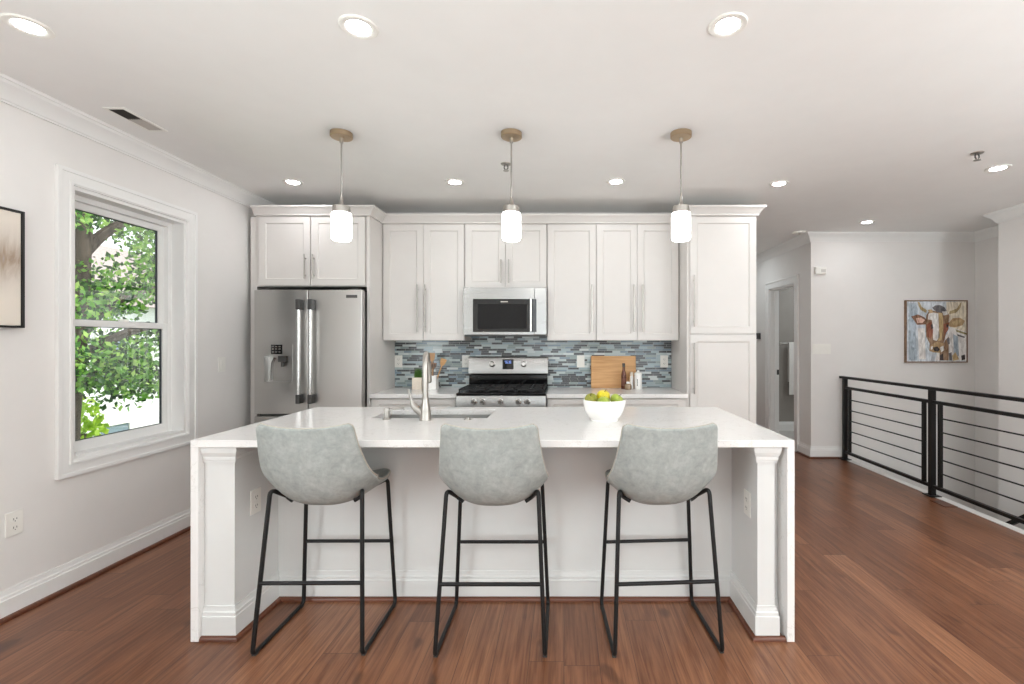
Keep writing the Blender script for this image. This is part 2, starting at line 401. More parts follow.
def copy_tree(o, parent=None):
    c = o.copy(); COL.objects.link(c)
    if parent is not None: c.parent = parent
    for ch in list(o.children): copy_tree(ch, c)
    return c
def struct(name, mb, m, label, cat, bevel=0.0, parent=None, smooth=35):
    o = obj(name, mb, m, parent, bevel=bevel, smooth=smooth)
    if parent is None: tag(o, label, cat, kind='structure')
    return o

# ------------------------------------------------------------------ room shell (metres; camera stands at 0,0)
XL, WY, H = -2.74, 4.62, 2.63              # left wall, kitchen wall, ceiling
HX, CY, RX, RY = 2.89, 5.50, 4.28, 4.63    # hall wall, painting wall, right wall and where it ends
SX = 4.81                                  # side wall of the stairwell
RAILX = 3.24; EDGE = 3.25; TOPY = 2.9      # railing line, floor edge, top of the stairs
REAR, LOW = -2.6, -2.75

fl = MB(); fl.box(XL-0.15, EDGE, REAR-0.15, CY, -0.25, 0); fl.box(XL-0.15, HX, CY, 8.1, -0.25, 0); fl.box(EDGE, RX, REAR-0.15, TOPY, -0.25, 0)
struct('floor', fl, M['floor'], 'brown hardwood plank floor of the kitchen and hall', 'floor')
ce = MB().box(XL-0.15, 6.2, REAR-0.15, 8.1, H, H+0.12)
struct('ceiling', ce, M['ceiling'], 'flat white ceiling over kitchen and hall', 'ceiling')
# left wall with the window opening and, behind the camera, a second window opening
WY0, WY1, WZ0, WZ1 = 2.613, 3.405, 0.70, 2.23
w = MB(); w.holed(1.2, WY+0.15, WY0, WY1, LOW, H, WZ0, WZ1, XL-0.15, XL, 'x'); w.holed(REAR-0.15, 1.2, -1.4, 0.2, LOW, H, 0.5, 2.3, XL-0.15, XL, 'x')
struct('wall_left', w, M['wall'], 'pale greige wall with the window and abstract painting', 'wall')
w = MB().box(XL, 1.66, WY, WY+0.15, LOW, H); w.box(1.51, 1.66, WY+0.15, 8.1, LOW, H)
struct('wall_back', w, M['wall'], 'pale wall behind the white kitchen cabinets', 'wall')
w = MB().box(XL-0.15, -0.8, REAR-0.15, REAR, LOW, H); w.box(0.5, 1.3, REAR-0.15, REAR, LOW, H); w.box(3.9, 5.0, REAR-0.15, REAR, LOW, H)
w.box(-0.8, 0.5, REAR-0.15, REAR, 2.4, H); w.box(1.3, 3.9, REAR-0.15, REAR, 2.4, H); w.box(-0.8, 0.5, REAR-0.15, REAR, LOW, 0.3); w.box(1.3, 3.9, REAR-0.15, REAR, LOW, 0.3)
struct('wall_rear', w, M['wall'], 'wall with two wide windows behind the viewer', 'wall')
# hall wall facing -X with a doorway, painting wall, stairwell side wall, right wall
DY0, DY1, DZ = 5.87, 6.60, 2.095
w = MB(); w.box(HX, HX+0.12, DY1, 8.1, 0, H); w.box(HX, HX+0.12, CY, DY0, LOW, H); w.box(HX, HX+0.12, DY0, DY1, DZ, H)
struct('wall_hall', w, M['wall'], 'hall wall with the bathroom doorway', 'wall')
w = MB().box(HX+0.12, SX+0.14, CY, CY+0.12, LOW, H)
struct('wall_stairs', w, M['wall'], 'pale wall with the cow painting above the stairwell', 'wall')
w = MB().box(SX, SX+0.14, RY, CY, LOW, H)
struct('wall_stairs_side', w, M['wall'], 'narrow shaded side wall of the stairwell', 'wall')
w = MB().box(RX, SX+0.14, REAR-0.15, RY, LOW, H)
struct('wall_right', w, M['wall'], 'pale wall at right beyond the railing', 'wall')
w = MB().box(1.66, HX, 8.0, 8.1, 0, H)
struct('wall_hall_end', w, M['wall'], 'end wall of the hall beside the pantry', 'wall')
# bathroom beyond the doorway
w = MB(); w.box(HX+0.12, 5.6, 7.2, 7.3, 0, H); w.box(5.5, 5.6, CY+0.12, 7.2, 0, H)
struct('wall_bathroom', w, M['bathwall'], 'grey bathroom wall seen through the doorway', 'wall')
b = MB().box(HX, 5.6, CY+0.12, 7.2, -0.2, 0.002)
struct('floor_bathroom', b, M['bathtile'], 'pale tiled bathroom floor through the doorway', 'floor')

# stairs going down behind the railing
st = MB()
for k in range(10): st.box(EDGE+0.06, RX, TOPY+k*0.25, TOPY+(k+1)*0.25, LOW, -0.19*(k+1))
struct('floor_stairs', st, M['floor'], 'wooden stairs descending behind the railing', 'stairs')
b = MB().box(EDGE-0.05, SX, TOPY, CY, LOW-0.1, LOW); struct('floor_lower', b, M['floor'], 'lower floor at the foot of the stairs', 'floor')
b = MB().box(EDGE, EDGE+0.06, TOPY, CY, LOW, 0.006); b.box(EDGE-0.012, EDGE, TOPY, CY-0.02, 0, 0.006)
struct('trim_stair_edge', b, M['trim'], 'white trim strip along the stairwell floor edge', 'trim', 0.002)

# mouldings
BASE = [(0, 0), (0.018, 0), (0.018, 0.096), (0.013, 0.099), (0.013, 0.113), (0.008, 0.117), (0.005, 0.133), (0.005, 0.14), (0, 0.14)]
SHOE = [(0.0, 0), (0.020, 0), (0.0195, 0.007), (0.017, 0.013), (0.011, 0.0185), (0.004, 0.02), (0.0, 0.02)]
SHOEO = [(o+0.018, z) for o, z in SHOE]
CROWN = [(0, -0.102), (0.010, -0.102), (0.012, -0.094), (0.018, -0.090), (0.022, -0.078), (0.034, -0.058), (0.050, -0.040), (0.064, -0.028), (0.070, -0.016), (0.078, -0.014), (0.080, 0), (0, 0)]
struct('baseboard_left', MB().sweep([(XL, REAR), (XL, WY)], BASE), M['trim'], 'white baseboard along the window wall', 'baseboard', smooth=14)
struct('trim_shoe_left', MB().sweep([(XL, REAR), (XL, WY)], SHOEO), M['shoe'], 'brown quarter round along the window wall', 'trim', smooth=14)
hp = [(HX, DY0-0.095), (HX, CY), (EDGE, CY)]
struct('baseboard_hall', MB().sweep(hp, BASE).sweep([(HX, 8.0), (HX, DY1+0.095)], BASE), M['trim'], 'white baseboard around the hall corner', 'baseboard', smooth=14)
struct('trim_shoe_hall', MB().sweep(hp, SHOEO).sweep([(HX, 8.0), (HX, DY1+0.095)], SHOEO), M['shoe'], 'brown quarter round around the hall corner', 'trim', smooth=14)
struct('baseboard_bathroom', MB().sweep([(HX+0.12, 7.2), (5.5, 7.2)], BASE), M['trim'], 'white baseboard on the bathroom wall', 'baseboard', smooth=14)
struct('trim_crown_left', MB().sweep([(XL, REAR), (XL, WY)], CROWN, H), M['trim'], 'white crown moulding above the window wall', 'trim', smooth=14)
struct('trim_crown_hall', MB().sweep([(HX, 8.0), (HX, CY), (SX, CY), (SX, RY), (RX, RY), (RX, REAR)], CROWN, H), M['trim'], 'white crown moulding around hall and stairwell', 'trim', smooth=14)

# doorway casing and jamb
d = MB(); CW, CT = 0.09, 0.018
d.box(HX-CT, HX, DY0-CW, DY0, 0, DZ+CW); d.box(HX-CT, HX, DY1, DY1+CW, 0, DZ+CW); d.box(HX-CT, HX, DY0, DY1, DZ, DZ+CW)
d.box(HX-CT-0.008, HX, DY0-CW-0.008, DY0-CW+0.014, 0, DZ+CW+0.008); d.box(HX-CT-0.008, HX, DY1+CW-0.014, DY1+CW+0.008, 0, DZ+CW+0.008); d.box(HX-CT-0.008, HX, DY0-CW, DY1+CW, DZ+CW-0.014, DZ+CW+0.008)
d.box(HX, HX+0.12, DY1-0.02, DY1, 0, DZ); d.box(HX, HX+0.12, DY0, DY0+0.02, 0, DZ); d.box(HX, HX+0.12, DY0, DY1, DZ-0.02, DZ)
d.box(HX+0.05, HX+0.085, DY1-0.032, DY1-0.02, 0, DZ-0.02)
dr = struct('door_1', d, M['trim'], 'white cased doorway from hall to bathroom', 'doorway', 0.002)
obj('strike_plate', MB().box(HX+0.088, HX+0.118, DY1-0.0225, DY1-0.02, 0.90, 0.97), M['bracket'], dr)

# window: casing, jambs, two sashes with panes
wi = MB(); c = 0.082; t = 0.015
y0, y1, z0, z1 = WY0, WY1, WZ0, WZ1
e = 0.018
wi.holed(y0-c, y1+c, y0, y1, z0-c, z1+c, z0, z1, XL, XL+t, 'x')
wi.holed(y0-c-0.004, y1+c+0.004, y0-c+e, y1+c-e, z0-c-0.004, z1+c+0.004, z0-c+e, z1+c-e, XL, XL+t+0.006, 'x')
wi.holed(y0-0.022, y1+0.022, y0-0.006, y1+0.006, z0-0.022, z1+0.022, z0-0.006, z1+0.006, XL, XL+t+0.005, 'x')
win = struct('window_1', wi, M['trim'], 'white double hung window in the left wall', 'window', 0.002)
j = MB(); jt = 0.02
j.holed(y0-0.001, y1+0.001, y0+jt, y1-jt, z0-0.001, z1+0.001, z0+jt, z1-jt, XL-0.149, XL+0.002, 'x')
j.holed(y0+jt-0.002, y1-jt+0.002, y0+jt+0.004, y1-jt-0.03, z0+jt-0.002, z1-jt+0.002, z0+jt+0.001, z1-jt-0.03, XL-0.148, XL-0.086, 'x')
obj('window_jamb', j, M['trim'], win, bevel=0.0015)
MZ = 1.47
def sash(name, x0, x1, za, zb, tr, br):
    s0, s1 = y0+jt+0.004, y1-jt-0.03; q = 0.042
    s = MB().holed(s0, s1, s0+q, s1-q, za, zb, za+br, zb-tr, x0, x1, 'x')
    so = obj(name, s, M['trim'], win, bevel=0.003)
    obj('pane_shadow_line', MB().holed(s0+q-0.002, s1-q+0.002, s0+q+0.005, s1-q-0.007, za+br-0.002, zb-tr+0.002, za+br+0.004, zb-tr-0.004, x0+0.008, x0+0.018, 'x'), M['sash_shadow'], so)  # dark border around the pane, drawn in as the spacer's shadow
    obj('window_pane', MB().box(x0+0.011, x0+0.015, s0+q-0.004, s1-q+0.004, za+br-0.004, zb-tr+0.004), M['glass'], so)
    return so
sash('upper_sash', XL-0.145, XL-0.118, MZ-0.02, z1-jt-0.03, 0.04, 0.04)
sl = sash('lower_sash', XL-0.115, XL-0.088, z0+jt, MZ+0.02, 0.04, 0.062)
obj('sash_lock', MB().box(XL-0.108, XL-0.09, 3.0, 3.06, MZ+0.02, MZ+0.035), M['plastic'], sl, bevel=0.003)

# ------------------------------------------------------------------ backsplash
bs = MB().box(-1.66, 1.054, WY-0.008, WY, 0.905, 1.42)
struct('wall_backsplash', bs, M['mosaic'], 'blue grey linear glass mosaic backsplash', 'backsplash')

# ------------------------------------------------------------------ kitchen cabinets
UP, CF = 4.29, 4.02                           # door faces of the wall cabinets / of base, tall and fridge cabinets
DT, UB, UT = 0.02, 1.372, 2.433
def cabinet_doors(root, xs, za, zb, y, handles, fw=0.058):
    """xs = door limits; handles = per door (x, z0, z1)"""
    for (a, b2), hd in zip(xs, handles):
        dd = obj('door', MB().shaker(a+0.0015, b2-0.0015, za, zb, y, DT, fw), M['cab'], root, bevel=0.0012)
        if hd: obj('handle', MB().barhandle(hd[0], y, hd[1], hd[2]), M['nickel'], dd)
def carcass(root, x0, x1, ya, yb, za, zb):
    obj('body', MB().box(x0, x1, ya, yb, za, zb), M['cab'], root, bevel=0.001)
def wallcab(label, x0, x1, za, splits, hz, hx):
    r = thing('wall_cabinet', ((x0+x1)/2, WY-0.17, za), label, 'cabinet', 'white wall cabinets along the back wall')
    carcass(r, x0+0.001, x1-0.001, UP+DT, WY-0.003, za, UT+0.003)
    xs = list(zip(splits[:-1], splits[1:]))
    cabinet_doors(r, xs, za+0.002, UT, UP, [(x, hz[0], hz[1]) for x in hx])
    return r
X0, X1, X2, X3, X4 = -1.658, -0.908, -0.155, 0.294, 1.054
wallcab('white two-door wall cabinet between refrigerator and microwave', X0, X1, UB, [X0+0.006, -1.285, X1-0.004], (1.45, 1.88), (-1.331, -1.262))
wallcab('short white two-door wall cabinet directly above the microwave', X1, X2, 1.848, [X1+0.004, -0.534, X2-0.004], (1.892, 2.108), (-0.572, -0.502))
wallcab('narrow single-door white wall cabinet right of the microwave', X2, X3, UB, [X2+0.004, X3-0.001], (1.45, 1.88), (0.254,))
wallcab('white two-door wall cabinet beside the tall pantry', X3, X4, UB, [X3+0.001, 0.669, X4-0.008], (1.45, 1.88), (0.636, 0.714))

# over-fridge cabinet with its side panel
FX0, FX1 = -2.645, -1.66
r = thing('refrigerator_cabinet', ((FX0+FX1)/2, 4.3, 0), 'white cabinet surround with two short doors above the refrigerator', 'cabinet')
obj('body', MB().box(FX0, FX1-0.026, CF+DT, WY-0.003, 1.835, UT+0.003), M['cab'], r, bevel=0.001)
obj('side_panel', MB().box(FX1-0.026, FX1, CF, WY-0.003, 0, UT+0.003), M['cab'], r, bevel=0.0015)
obj('filler_strip', MB().box(XL+0.04, FX0, CF+0.03, CF+0.05, 0, UT+0.003), M['cab'], r)
cabinet_doors(r, [(FX0+0.032, -2.170), (-2.166, FX1-0.042)], 1.842, UT, CF, [(-2.208, 1.895, 2.105), (-2.136, 1.895, 2.105)])

# tall pantry
TX0, TX1 = 1.056, 1.649
r = thing('pantry_cabinet', ((TX0+TX1)/2, 4.3, 0), 'tall white pantry cabinet with upper and lower doors', 'cabinet')
obj('body', MB().box(TX0, TX1, CF+DT, WY-0.003, 0.10, UT+0.003), M['cab'], r, bevel=0.001)
obj('toe_kick', MB().box(TX0+0.01, TX1-0.01, CF+0.09, WY-0.01, 0, 0.10), M['cab'], r)
cabinet_doors(r, [(TX0+0.022, TX1-0.002)], 1.430, UT, CF, [(1.108, 1.487, 1.927)])
cabinet_doors(r, [(TX0+0.022, TX1-0.002)], 0.115, 1.418, CF, [(1.108, 0.917, 1.352)])

# continuous crown on the cabinets
CC = [(-0.03, 0), (0.014, 0), (0.014, 0.012), (0.020, 0.020), (0.034, 0.040), (0.050, 0.056), (0.056, 0.060), (0.060, 0.062), (0.060, 0.076), (-0.03, 0.076)]
cr = MB().sweep([(FX0, CF), (FX1, CF), (FX1, UP), (TX0, UP), (TX0, CF), (TX1, CF), (TX1, WY-0.003)], CC, UT+0.004)
crown_base = (-0.5, UP, UT+0.004)
tag(obj('cabinet_crown_moulding', cr, M['cab'], base=crown_base, smooth=14), 'white stepped crown moulding running along the cabinet tops', 'moulding')

# base cabinets and their quartz worktops
def basecab(label, x0, x1, fronts, grp):
    r = thing('base_cabinet', ((x0+x1)/2, 4.3, 0), label, 'cabinet', grp)
    obj('body', MB().box(x0, x1, CF+DT, WY-0.003, 0.10, 0.880), M['cab'], r, bevel=0.001)
    obj('toe_kick', MB().box(x0+0.002, x1-0.002, CF+0.09, WY-0.01, 0, 0.10), M['cab'], r)
    for a, b2 in fronts:
        dd = obj('drawer', MB().shaker(a, b2, 0.705, 0.868, CF, DT, 0.045), M['cab'], r, bevel=0.001)
        obj('handle', MB().barhandle(0.785, CF, (a+b2)/2-0.1, (a+b2)/2+0.1, horiz=True), M['nickel'], dd)
        mid = (a+b2)/2
        for p, q, hx in ((a, mid-0.0015, mid-0.04), (mid+0.0015, b2, mid+0.04)):
            dd = obj('door', MB().shaker(p, q, 0.115, 0.698, CF, DT), M['cab'], r, bevel=0.001)
            obj('handle', MB().barhandle(hx, CF, 0.45, 0.66), M['nickel'], dd)
basecab('white base cabinet left of the range beside the refrigerator', X0+0.002, -0.918, [(X0+0.028, -0.93)], 'white base cabinets under the back counter')
basecab('white base cabinet right of the range beside the pantry', -0.148, X4, [(-0.138, 0.43), (0.436, X4-0.03)], 'white base cabinets under the back counter')
tag(obj('worktop', MB().box(X0, -0.917, 4.0, WY-0.009, 0.8805, 0.914), M['quartz'], base=(-1.29, 4.3, 0.88), bevel=0.002), 'white quartz worktop left of the range against the backsplash', 'countertop')
tag(obj('worktop', MB().box(-0.149, X4, 4.0, WY-0.009, 0.8805, 0.914), M['quartz'], base=(0.45, 4.3, 0.88), bevel=0.002), 'white quartz worktop right of the range under the cutting board', 'countertop')

# ------------------------------------------------------------------ refrigerator
FL, FR, FY = -2.592, -1.69, 3.93
r = thing('refrigerator', ((FL+FR)/2, 4.28, 0), 'stainless steel french door refrigerator with ice and water dispenser', 'refrigerator')
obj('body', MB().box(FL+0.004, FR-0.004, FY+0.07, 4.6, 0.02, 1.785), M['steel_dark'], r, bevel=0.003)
for x in (FL+0.07, FR-0.07): obj('hinge_cover', MB().box(x-0.05, x+0.05, FY+0.02, FY+0.2, 1.785, 1.805), M['bracket'], r, bevel=0.004)
mid = -2.14; DB = 0.756
nx0, nx1, nz0, nz1 = -2.508, -2.275, 1.020, 1.245
dl = obj('door', MB().holed(FL, mid-0.003, nx0, nx1, DB, 1.795, nz0, nz1, FY, FY+0.065, 'y'), M['steel'], r, bevel=0.006, seg=3)
drr = obj('door', MB().box(mid+0.003, FR, FY, FY+0.065, DB, 1.795), M['steel'], r, bevel=0.006, seg=3)
fz = obj('freezer_drawer', MB().box(FL, FR, FY, FY+0.065, 0.06, 0.735), M['steel'], r, bevel=0.006, seg=3)
def fridge_handle(par, x):
    hh = obj('handle', MB().tube([(x, FY-0.05, 0.90), (x, FY-0.05, 1.65)], 0.0145, 14), M['chrome'], par)
    for za, zb in ((0.848, 0.925), (1.625, 1.712)): obj('handle_bracket', MB().box(x-0.018, x+0.018, FY-0.068, FY-0.0005, za, zb), M['bracket'], hh, bevel=0.006)
fridge_handle(dl, mid-0.052); fridge_handle(drr, mid+0.046)
hz = obj('handle', MB().tube([(FL+0.1, FY-0.05, 0.655), (FR-0.1, FY-0.05, 0.655)], 0.0145, 14), M['chrome'], fz)
for x in (FL+0.11, FR-0.11): obj('handle_bracket', MB().box(x-0.04, x+0.04, FY-0.068, FY-0.0005, 0.637, 0.673), M['bracket'], hz, bevel=0.006)
obj('badge', MB().box(-1.822, -1.728, FY-0.002, FY, 1.727, 1.752), M['bracket'], drr, bevel=0.001)
di = MB(); di.holed(nx0-0.006, nx1+0.006, nx0+0.004, nx1-0.004, nz0-0.006, nz1+0.096, nz0+0.004, nz1-0.004, FY-0.003, FY+0.004, 'y')
dp = obj('dispenser', di, M['steel'], dl, bevel=0.001)
k = MB()
k.box(nx0, nx1, FY+0.055, FY+0.06, nz0, nz1); k.box(nx0, nx0+0.004, FY, FY+0.06, nz0, nz1); k.box(nx1-0.004, nx1, FY, FY+0.06, nz0, nz1); k.box(nx0, nx1, FY, FY+0.06, nz1-0.004, nz1); k.box(nx0, nx1, FY, FY+0.06, nz0, nz0+0.004)
obj('dispenser_recess', k, M['steel'], dl)
obj('dispenser_display', MB().box(-2.448, -2.353, FY-0.0045, FY-0.002, 1.256, 1.336), M['glassblack'], dl, bevel=0.001)
b = MB()
for a in (-2.432, -2.404, -2.376):
    for zz in (1.275, 1.30, 1.32): b.box(a-0.008, a+0.008, FY-0.0052, FY-0.0042, zz-0.004, zz+0.004)
obj('dispenser_buttons', b, M['nickel'], dl)
obj('dispenser_nozzle', MB().box(-2.40, -2.34, FY+0.012, FY+0.054, 1.19, 1.241).cyl((-2.37, FY+0.03, 1.15), (-2.37, FY+0.03, 1.19), 0.014, 12), M['slot'], dl, bevel=0.003)
obj('dispenser_paddle', MB().tube([(-2.43, FY+0.02, 1.225), (-2.455, FY+0.026, 1.18), (-2.462, FY+0.03, 1.12), (-2.464, FY+0.034, 1.03)], 0.011, 10), M['chrome'], dl)

# ------------------------------------------------------------------ microwave
MX0, MX1, MY, MB0, MB1 = -0.903, -0.157, 4.22, 1.412, 1.8455
r = thing('microwave', ((MX0+MX1)/2, 4.4, MB0), 'stainless steel over-the-range microwave with black window', 'microwave')
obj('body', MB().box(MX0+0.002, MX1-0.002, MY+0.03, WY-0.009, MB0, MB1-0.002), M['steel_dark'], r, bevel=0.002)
md = obj('door', MB().holed(MX0, -0.268, -0.818, -0.27, MB0+0.012, MB1, 1.448, 1.744, MY, MY+0.03, 'y'), M['steel_dimmed'], r, bevel=0.003)
obj('window', MB().box(-0.818, -0.2685, MY+0.004, MY+0.028, 1.448, 1.744), M['glassblack'], md, bevel=0.001)
obj('window_screen', MB().box(-0.775, -0.335, MY+0.003, MY+0.0045, 1.475, 1.70), M['screen'], md)
obj('badge', MB().box(-0.57, -0.505, MY+0.0025, MY+0.0042, 1.716, 1.724), M['nickel'], md)
hh = MB().tube([(-0.296, MY-0.035, 1.452), (-0.296, MY-0.035, 1.742)], 0.011, 14)
for zz in (1.475, 1.72): hh.cyl((-0.296, MY-0.035, zz), (-0.296, MY+0.006, zz), 0.008, 10)
obj('handle', hh, M['chrome'], md)
cp = obj('control_panel', MB().box(-0.2655, MX1, MY, MY+0.03, MB0+0.012, MB1), M['steel_dimmed'], r, bevel=0.003)
obj('control_strip', MB().box(-0.2655, -0.247, MY-0.001, MY+0.004, 1.448, 1.744), M['glassblack'], cp)
obj('vent_grille', MB().box(MX0+0.01, MX1-0.01, MY+0.006, MY+0.03, MB0-0.002, MB0+0.011), M['slot'], r)

# ------------------------------------------------------------------ range
RX0, RX1, RF = -0.914, -0.152, 3.97
r = thing('range', (-0.533, 4.28, 0), 'stainless steel gas range with black grates and five knobs', 'range')
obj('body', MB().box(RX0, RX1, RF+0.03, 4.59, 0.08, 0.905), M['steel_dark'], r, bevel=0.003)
obj('toe_kick', MB().box(RX0+0.02, RX1-0.02, RF+0.08, 4.55, 0, 0.08), M['slot'], r)
obj('cooktop', MB().box(RX0, RX1, RF+0.01, 4.50, 0.905, 0.925), M['enamel'], r, bevel=0.004)
cpn = obj('control_panel', MB().prism([(RF+0.004, 0.902), (RF+0.028, 0.902), (RF+0.028, 0.805), (RF-0.012, 0.805), (RF-0.012, 0.815)], RX0, RX1, 'x'), M['steel_dimmed'], r, bevel=0.002)
for x in (-0.761, -0.686, -0.538, -0.384, -0.311):
    obj('knob', MB().tube([(x, RF+0.008, 0.858), (x, RF-0.010, 0.856), (x, RF-0.012, 0.856), (x, RF-0.036, 0.853), (x, RF-0.04, 0.853)], [0.027, 0.027, 0.022, 0.019, 0.016], 20), M['chrome'], cpn)
od = obj('oven_door', MB().holed(RX0+0.004, RX1-0.004, RX0+0.13, RX1-0.13, 0.22, 0.798, 0.36, 0.66, RF-0.005, RF+0.028, 'y'), M['steel_dimmed'], r, bevel=0.003)
obj('window', MB().box(RX0+0.13, RX1-0.13, RF, RF+0.02, 0.36, 0.66), M['glassblack'], od)
hh = MB().tube([(RX0+0.06, RF-0.055, 0.75), (RX1-0.06, RF-0.055, 0.75)], 0.012, 14)
for x in (RX0+0.1, RX1-0.1): hh.cyl((x, RF-0.055, 0.75), (x, RF-0.003, 0.75), 0.009, 10)
obj('handle', hh, M['chrome'], od)
obj('storage_drawer', MB().box(RX0+0.004, RX1-0.004, RF-0.002, RF+0.028, 0.085, 0.212), M['steel_dimmed'], r, bevel=0.003)
# three cast iron grates with burners
gx = [RX0+0.012+i*(RX1-RX0-0.024)/3 for i in range(4)]
for i in range(3):
    a, b2 = gx[i]+0.003, gx[i+1]-0.003; g = MB(); zt = 0.958; ya, yb = RF+0.035, 4.47
    for x in (a, b2-0.012): g.box(x, x+0.012, ya, yb, zt-0.014, zt)
    for y in (ya, (ya+yb)/2-0.006, yb-0.012): g.box(a, b2, y, y+0.012, zt-0.014, zt)
    cx = (a+b2)/2
    for cy in (ya+0.125, yb-0.125):
        for k in range(6):
            an = PI/6+k*PI/3; dx, dy = math.cos(an), math.sin(an)
            g.tube([(cx+dx*0.03, cy+dy*0.03, zt-0.004), (cx+dx*0.105, cy+dy*0.105, zt-0.005)], 0.0065, 6)
    for x in (a, b2-0.012):
        for y in (ya, yb-0.012): g.box(x, x+0.012, y, y+0.012, 0.925, zt-0.01)
    obj('grate', g, M['iron'], r, bevel=0.0015)
    for cy in (ya+0.125, yb-0.125):
        obj('burner', MB().lathe([(0.045, 0.925), (0.045, 0.933), (0.034, 0.934), (0.034, 0.942), (0.02, 0.944), (0.0, 0.944)], (cx, cy, 0), 20), M['iron'], r)
bg_ = MB().prism([(4.50, 1.042), (4.488, 1.056), (4.492, 1.205), (4.502, 1.219), (4.59, 1.219), (4.59, 1.042)], RX0, RX1, 'x')
bgo = obj('back_guard', bg_, M['steel_dimmed'], r, bevel=0.003)
obj('back_guard_riser', MB().box(RX0+0.006, RX1-0.006, 4.502, 4.59, 0.92, 1.042), M['glassblack'], r)
obj('display', MB().box(-0.587, -0.482, 4.484, 4.494, 1.098, 1.192), M['glassblack'], bgo, bevel=0.001)
def digits(mb, x, y, z, s):                      # clock digits on the display
    for i, segs in enumerate(('012365', '0634', '0123456')):
        ox = x+i*s*0.95
        Q = {'0': (0, .5, 1, 1), '1': (1, 1, .5, 1), '2': (1, 1, 0, .5), '3': (0, .5, 0, 0), '6': (0, .5, .5, .5), '4': (0, 0, 0, .5), '5': (0, 0, .5, 1)}
        for q in segs:
            a, b2, c2, d2 = Q[q]
            if q in '036': mb.box(ox, ox+s*0.6, y-0.0008, y, z+c2*s-s*0.05, z+c2*s+s*0.05)
            else: mb.box(ox+a*s*0.6-s*0.05, ox+a*s*0.6+s*0.05, y-0.0008, y, z+c2*s, z+d2*s)
    return mb
obj('display_digits', digits(MB(), -0.562, 4.484, 1.155, 0.022), emit('display_glow', (130, 160, 235), 1.2), bgo)
for x in (-0.685, -0.384):
    obj('knob', MB().tube([(x, 4.494, 1.150), (x, 4.478, 1.150), (x, 4.476, 1.150), (x, 4.458, 1.150), (x, 4.454, 1.150)], [0.030, 0.030, 0.025, 0.022, 0.018], 22), M['chrome'], bgo)

# ------------------------------------------------------------------ island
IX0, IX1, IY0, IY1, TOP = -1.689, 1.043, 2.124, 3.213, 0.914
SKX0, SKX1, SKY0, SKY1 = -1.130, -0.450, 2.745, 3.080
r = thing('island_worktop', ((IX0+IX1)/2, (IY0+IY1)/2, 0), 'white veined quartz island worktop with waterfall ends', 'countertop')
obj('top', MB().holed(IX0, IX1, SKX0, SKX1, IY0, IY1, SKY0, SKY1, TOP-0.033, TOP, 'z'), M['quartz'], r, bevel=0.0025)
obj('waterfall_panel', MB().box(IX0, IX0+0.036, IY0, IY1, 0.001, TOP-0.033), M['quartz'], r, bevel=0.0025)
obj('waterfall_panel', MB().box(IX1-0.034, IX1, IY0, IY1, 0.001, TOP-0.033), M['quartz'], r, bevel=0.0025)
LI, RI = IX0+0.037, IX1-0.035            # inner faces of the waterfalls
PY = 2.488                                # panel behind the stools
r = thing('island_cabinet', ((IX0+IX1)/2, 2.8, 0), 'white panelled island cabinet with end pilasters under the worktop', 'island')
ZT = TOP-0.034
SK = 0.02
bd = MB(); a, b2 = LI, RI
bd.box(LI, SKX0-SK, PY, IY1-0.03, 0.0, ZT); bd.box(SKX1+SK, RI, PY, IY1-0.03, 0.0, ZT)
bd.box(SKX0-SK, SKX1+SK, PY, SKY0-SK, 0, ZT); bd.box(SKX0-SK, SKX1+SK, SKY1+SK, IY1-0.03, 0, ZT); bd.box(SKX0-SK, SKX1+SK, SKY0-SK, SKY1+SK, 0, 0.62)
obj('body', bd, M['island'], r)
CXL, CXR0, CXR1 = -1.512, 0.888, 0.968
CYF = 2.158
pil = obj('pilaster', MB().box(LI, CXL, CYF, PY, 0, ZT), M['island'], r, bevel=0.0015)
pir = obj('pilaster', MB().box(CXR0, CXR1, CYF, PY, 0, ZT).box(CXR1, RI, CYF+0.06, PY, 0, ZT), M['island'], r, bevel=0.0015)
CAP = [(0, 0), (0.008, 0.0), (0.008, 0.012), (0.011, 0.014), (0.011, 0.030), (0.014, 0.033), (0.020, 0.050), (0.020, 0.056), (0.022, 0.058), (0.022, 0.074), (0, 0.074)]
obj('cap_moulding', MB().sweep([(LI, CYF), (CXL, CYF), (CXL, PY)], CAP, ZT-0.075), M['island'], pil, smooth=14)
obj('cap_moulding', MB().sweep([(CXR0, PY), (CXR0, CYF), (CXR1, CYF), (CXR1, CYF+0.06), (RI, CYF+0.06)], CAP, ZT-0.075), M['island'], pir, smooth=14)
IB = [(0, 0), (0.016, 0), (0.016, 0.104), (0.012, 0.107), (0.012, 0.122), (0.008, 0.126), (0.005, 0.140), (0.005, 0.148), (0, 0.148)]
ipath = [(LI, CYF), (CXL, CYF), (CXL, PY), (CXR0, PY), (CXR0, CYF), (CXR1, CYF), (CXR1, CYF+0.06), (RI, CYF+0.06)]
obj('baseboard', MB().sweep(ipath, IB), M['island'], r, smooth=14)
ISH = [(o*0.9+0.014, z) for o, z in SHOE]
tag(obj('quarter_round', MB().sweep([(LI, CYF), (CXL, CYF), (CXL, PY), (CXR0, PY), (CXR0, CYF), (CXR1, CYF), (RI-0.002, CYF)], ISH), M['shoe'], r), 'brown stained quarter round')
# kitchen-side doors of the island
for x0 in (LI+0.01, SKX0-0.02, SKX1+0.06, 0.18, 0.60):
    x1 = {LI+0.01: SKX0-0.026, SKX0-0.02: SKX1+0.054, SKX1+0.06: 0.174, 0.18: 0.594, 0.60: RI-0.01}[x0]
    m_ = MB().shaker(-x1, -x0, 0.115, ZT-0.012, -(IY1-0.01), DT)
    m_.v = [(-v[0], -v[1], v[2]) for v in m_.v]
    obj('door', m_, M['island'], r)

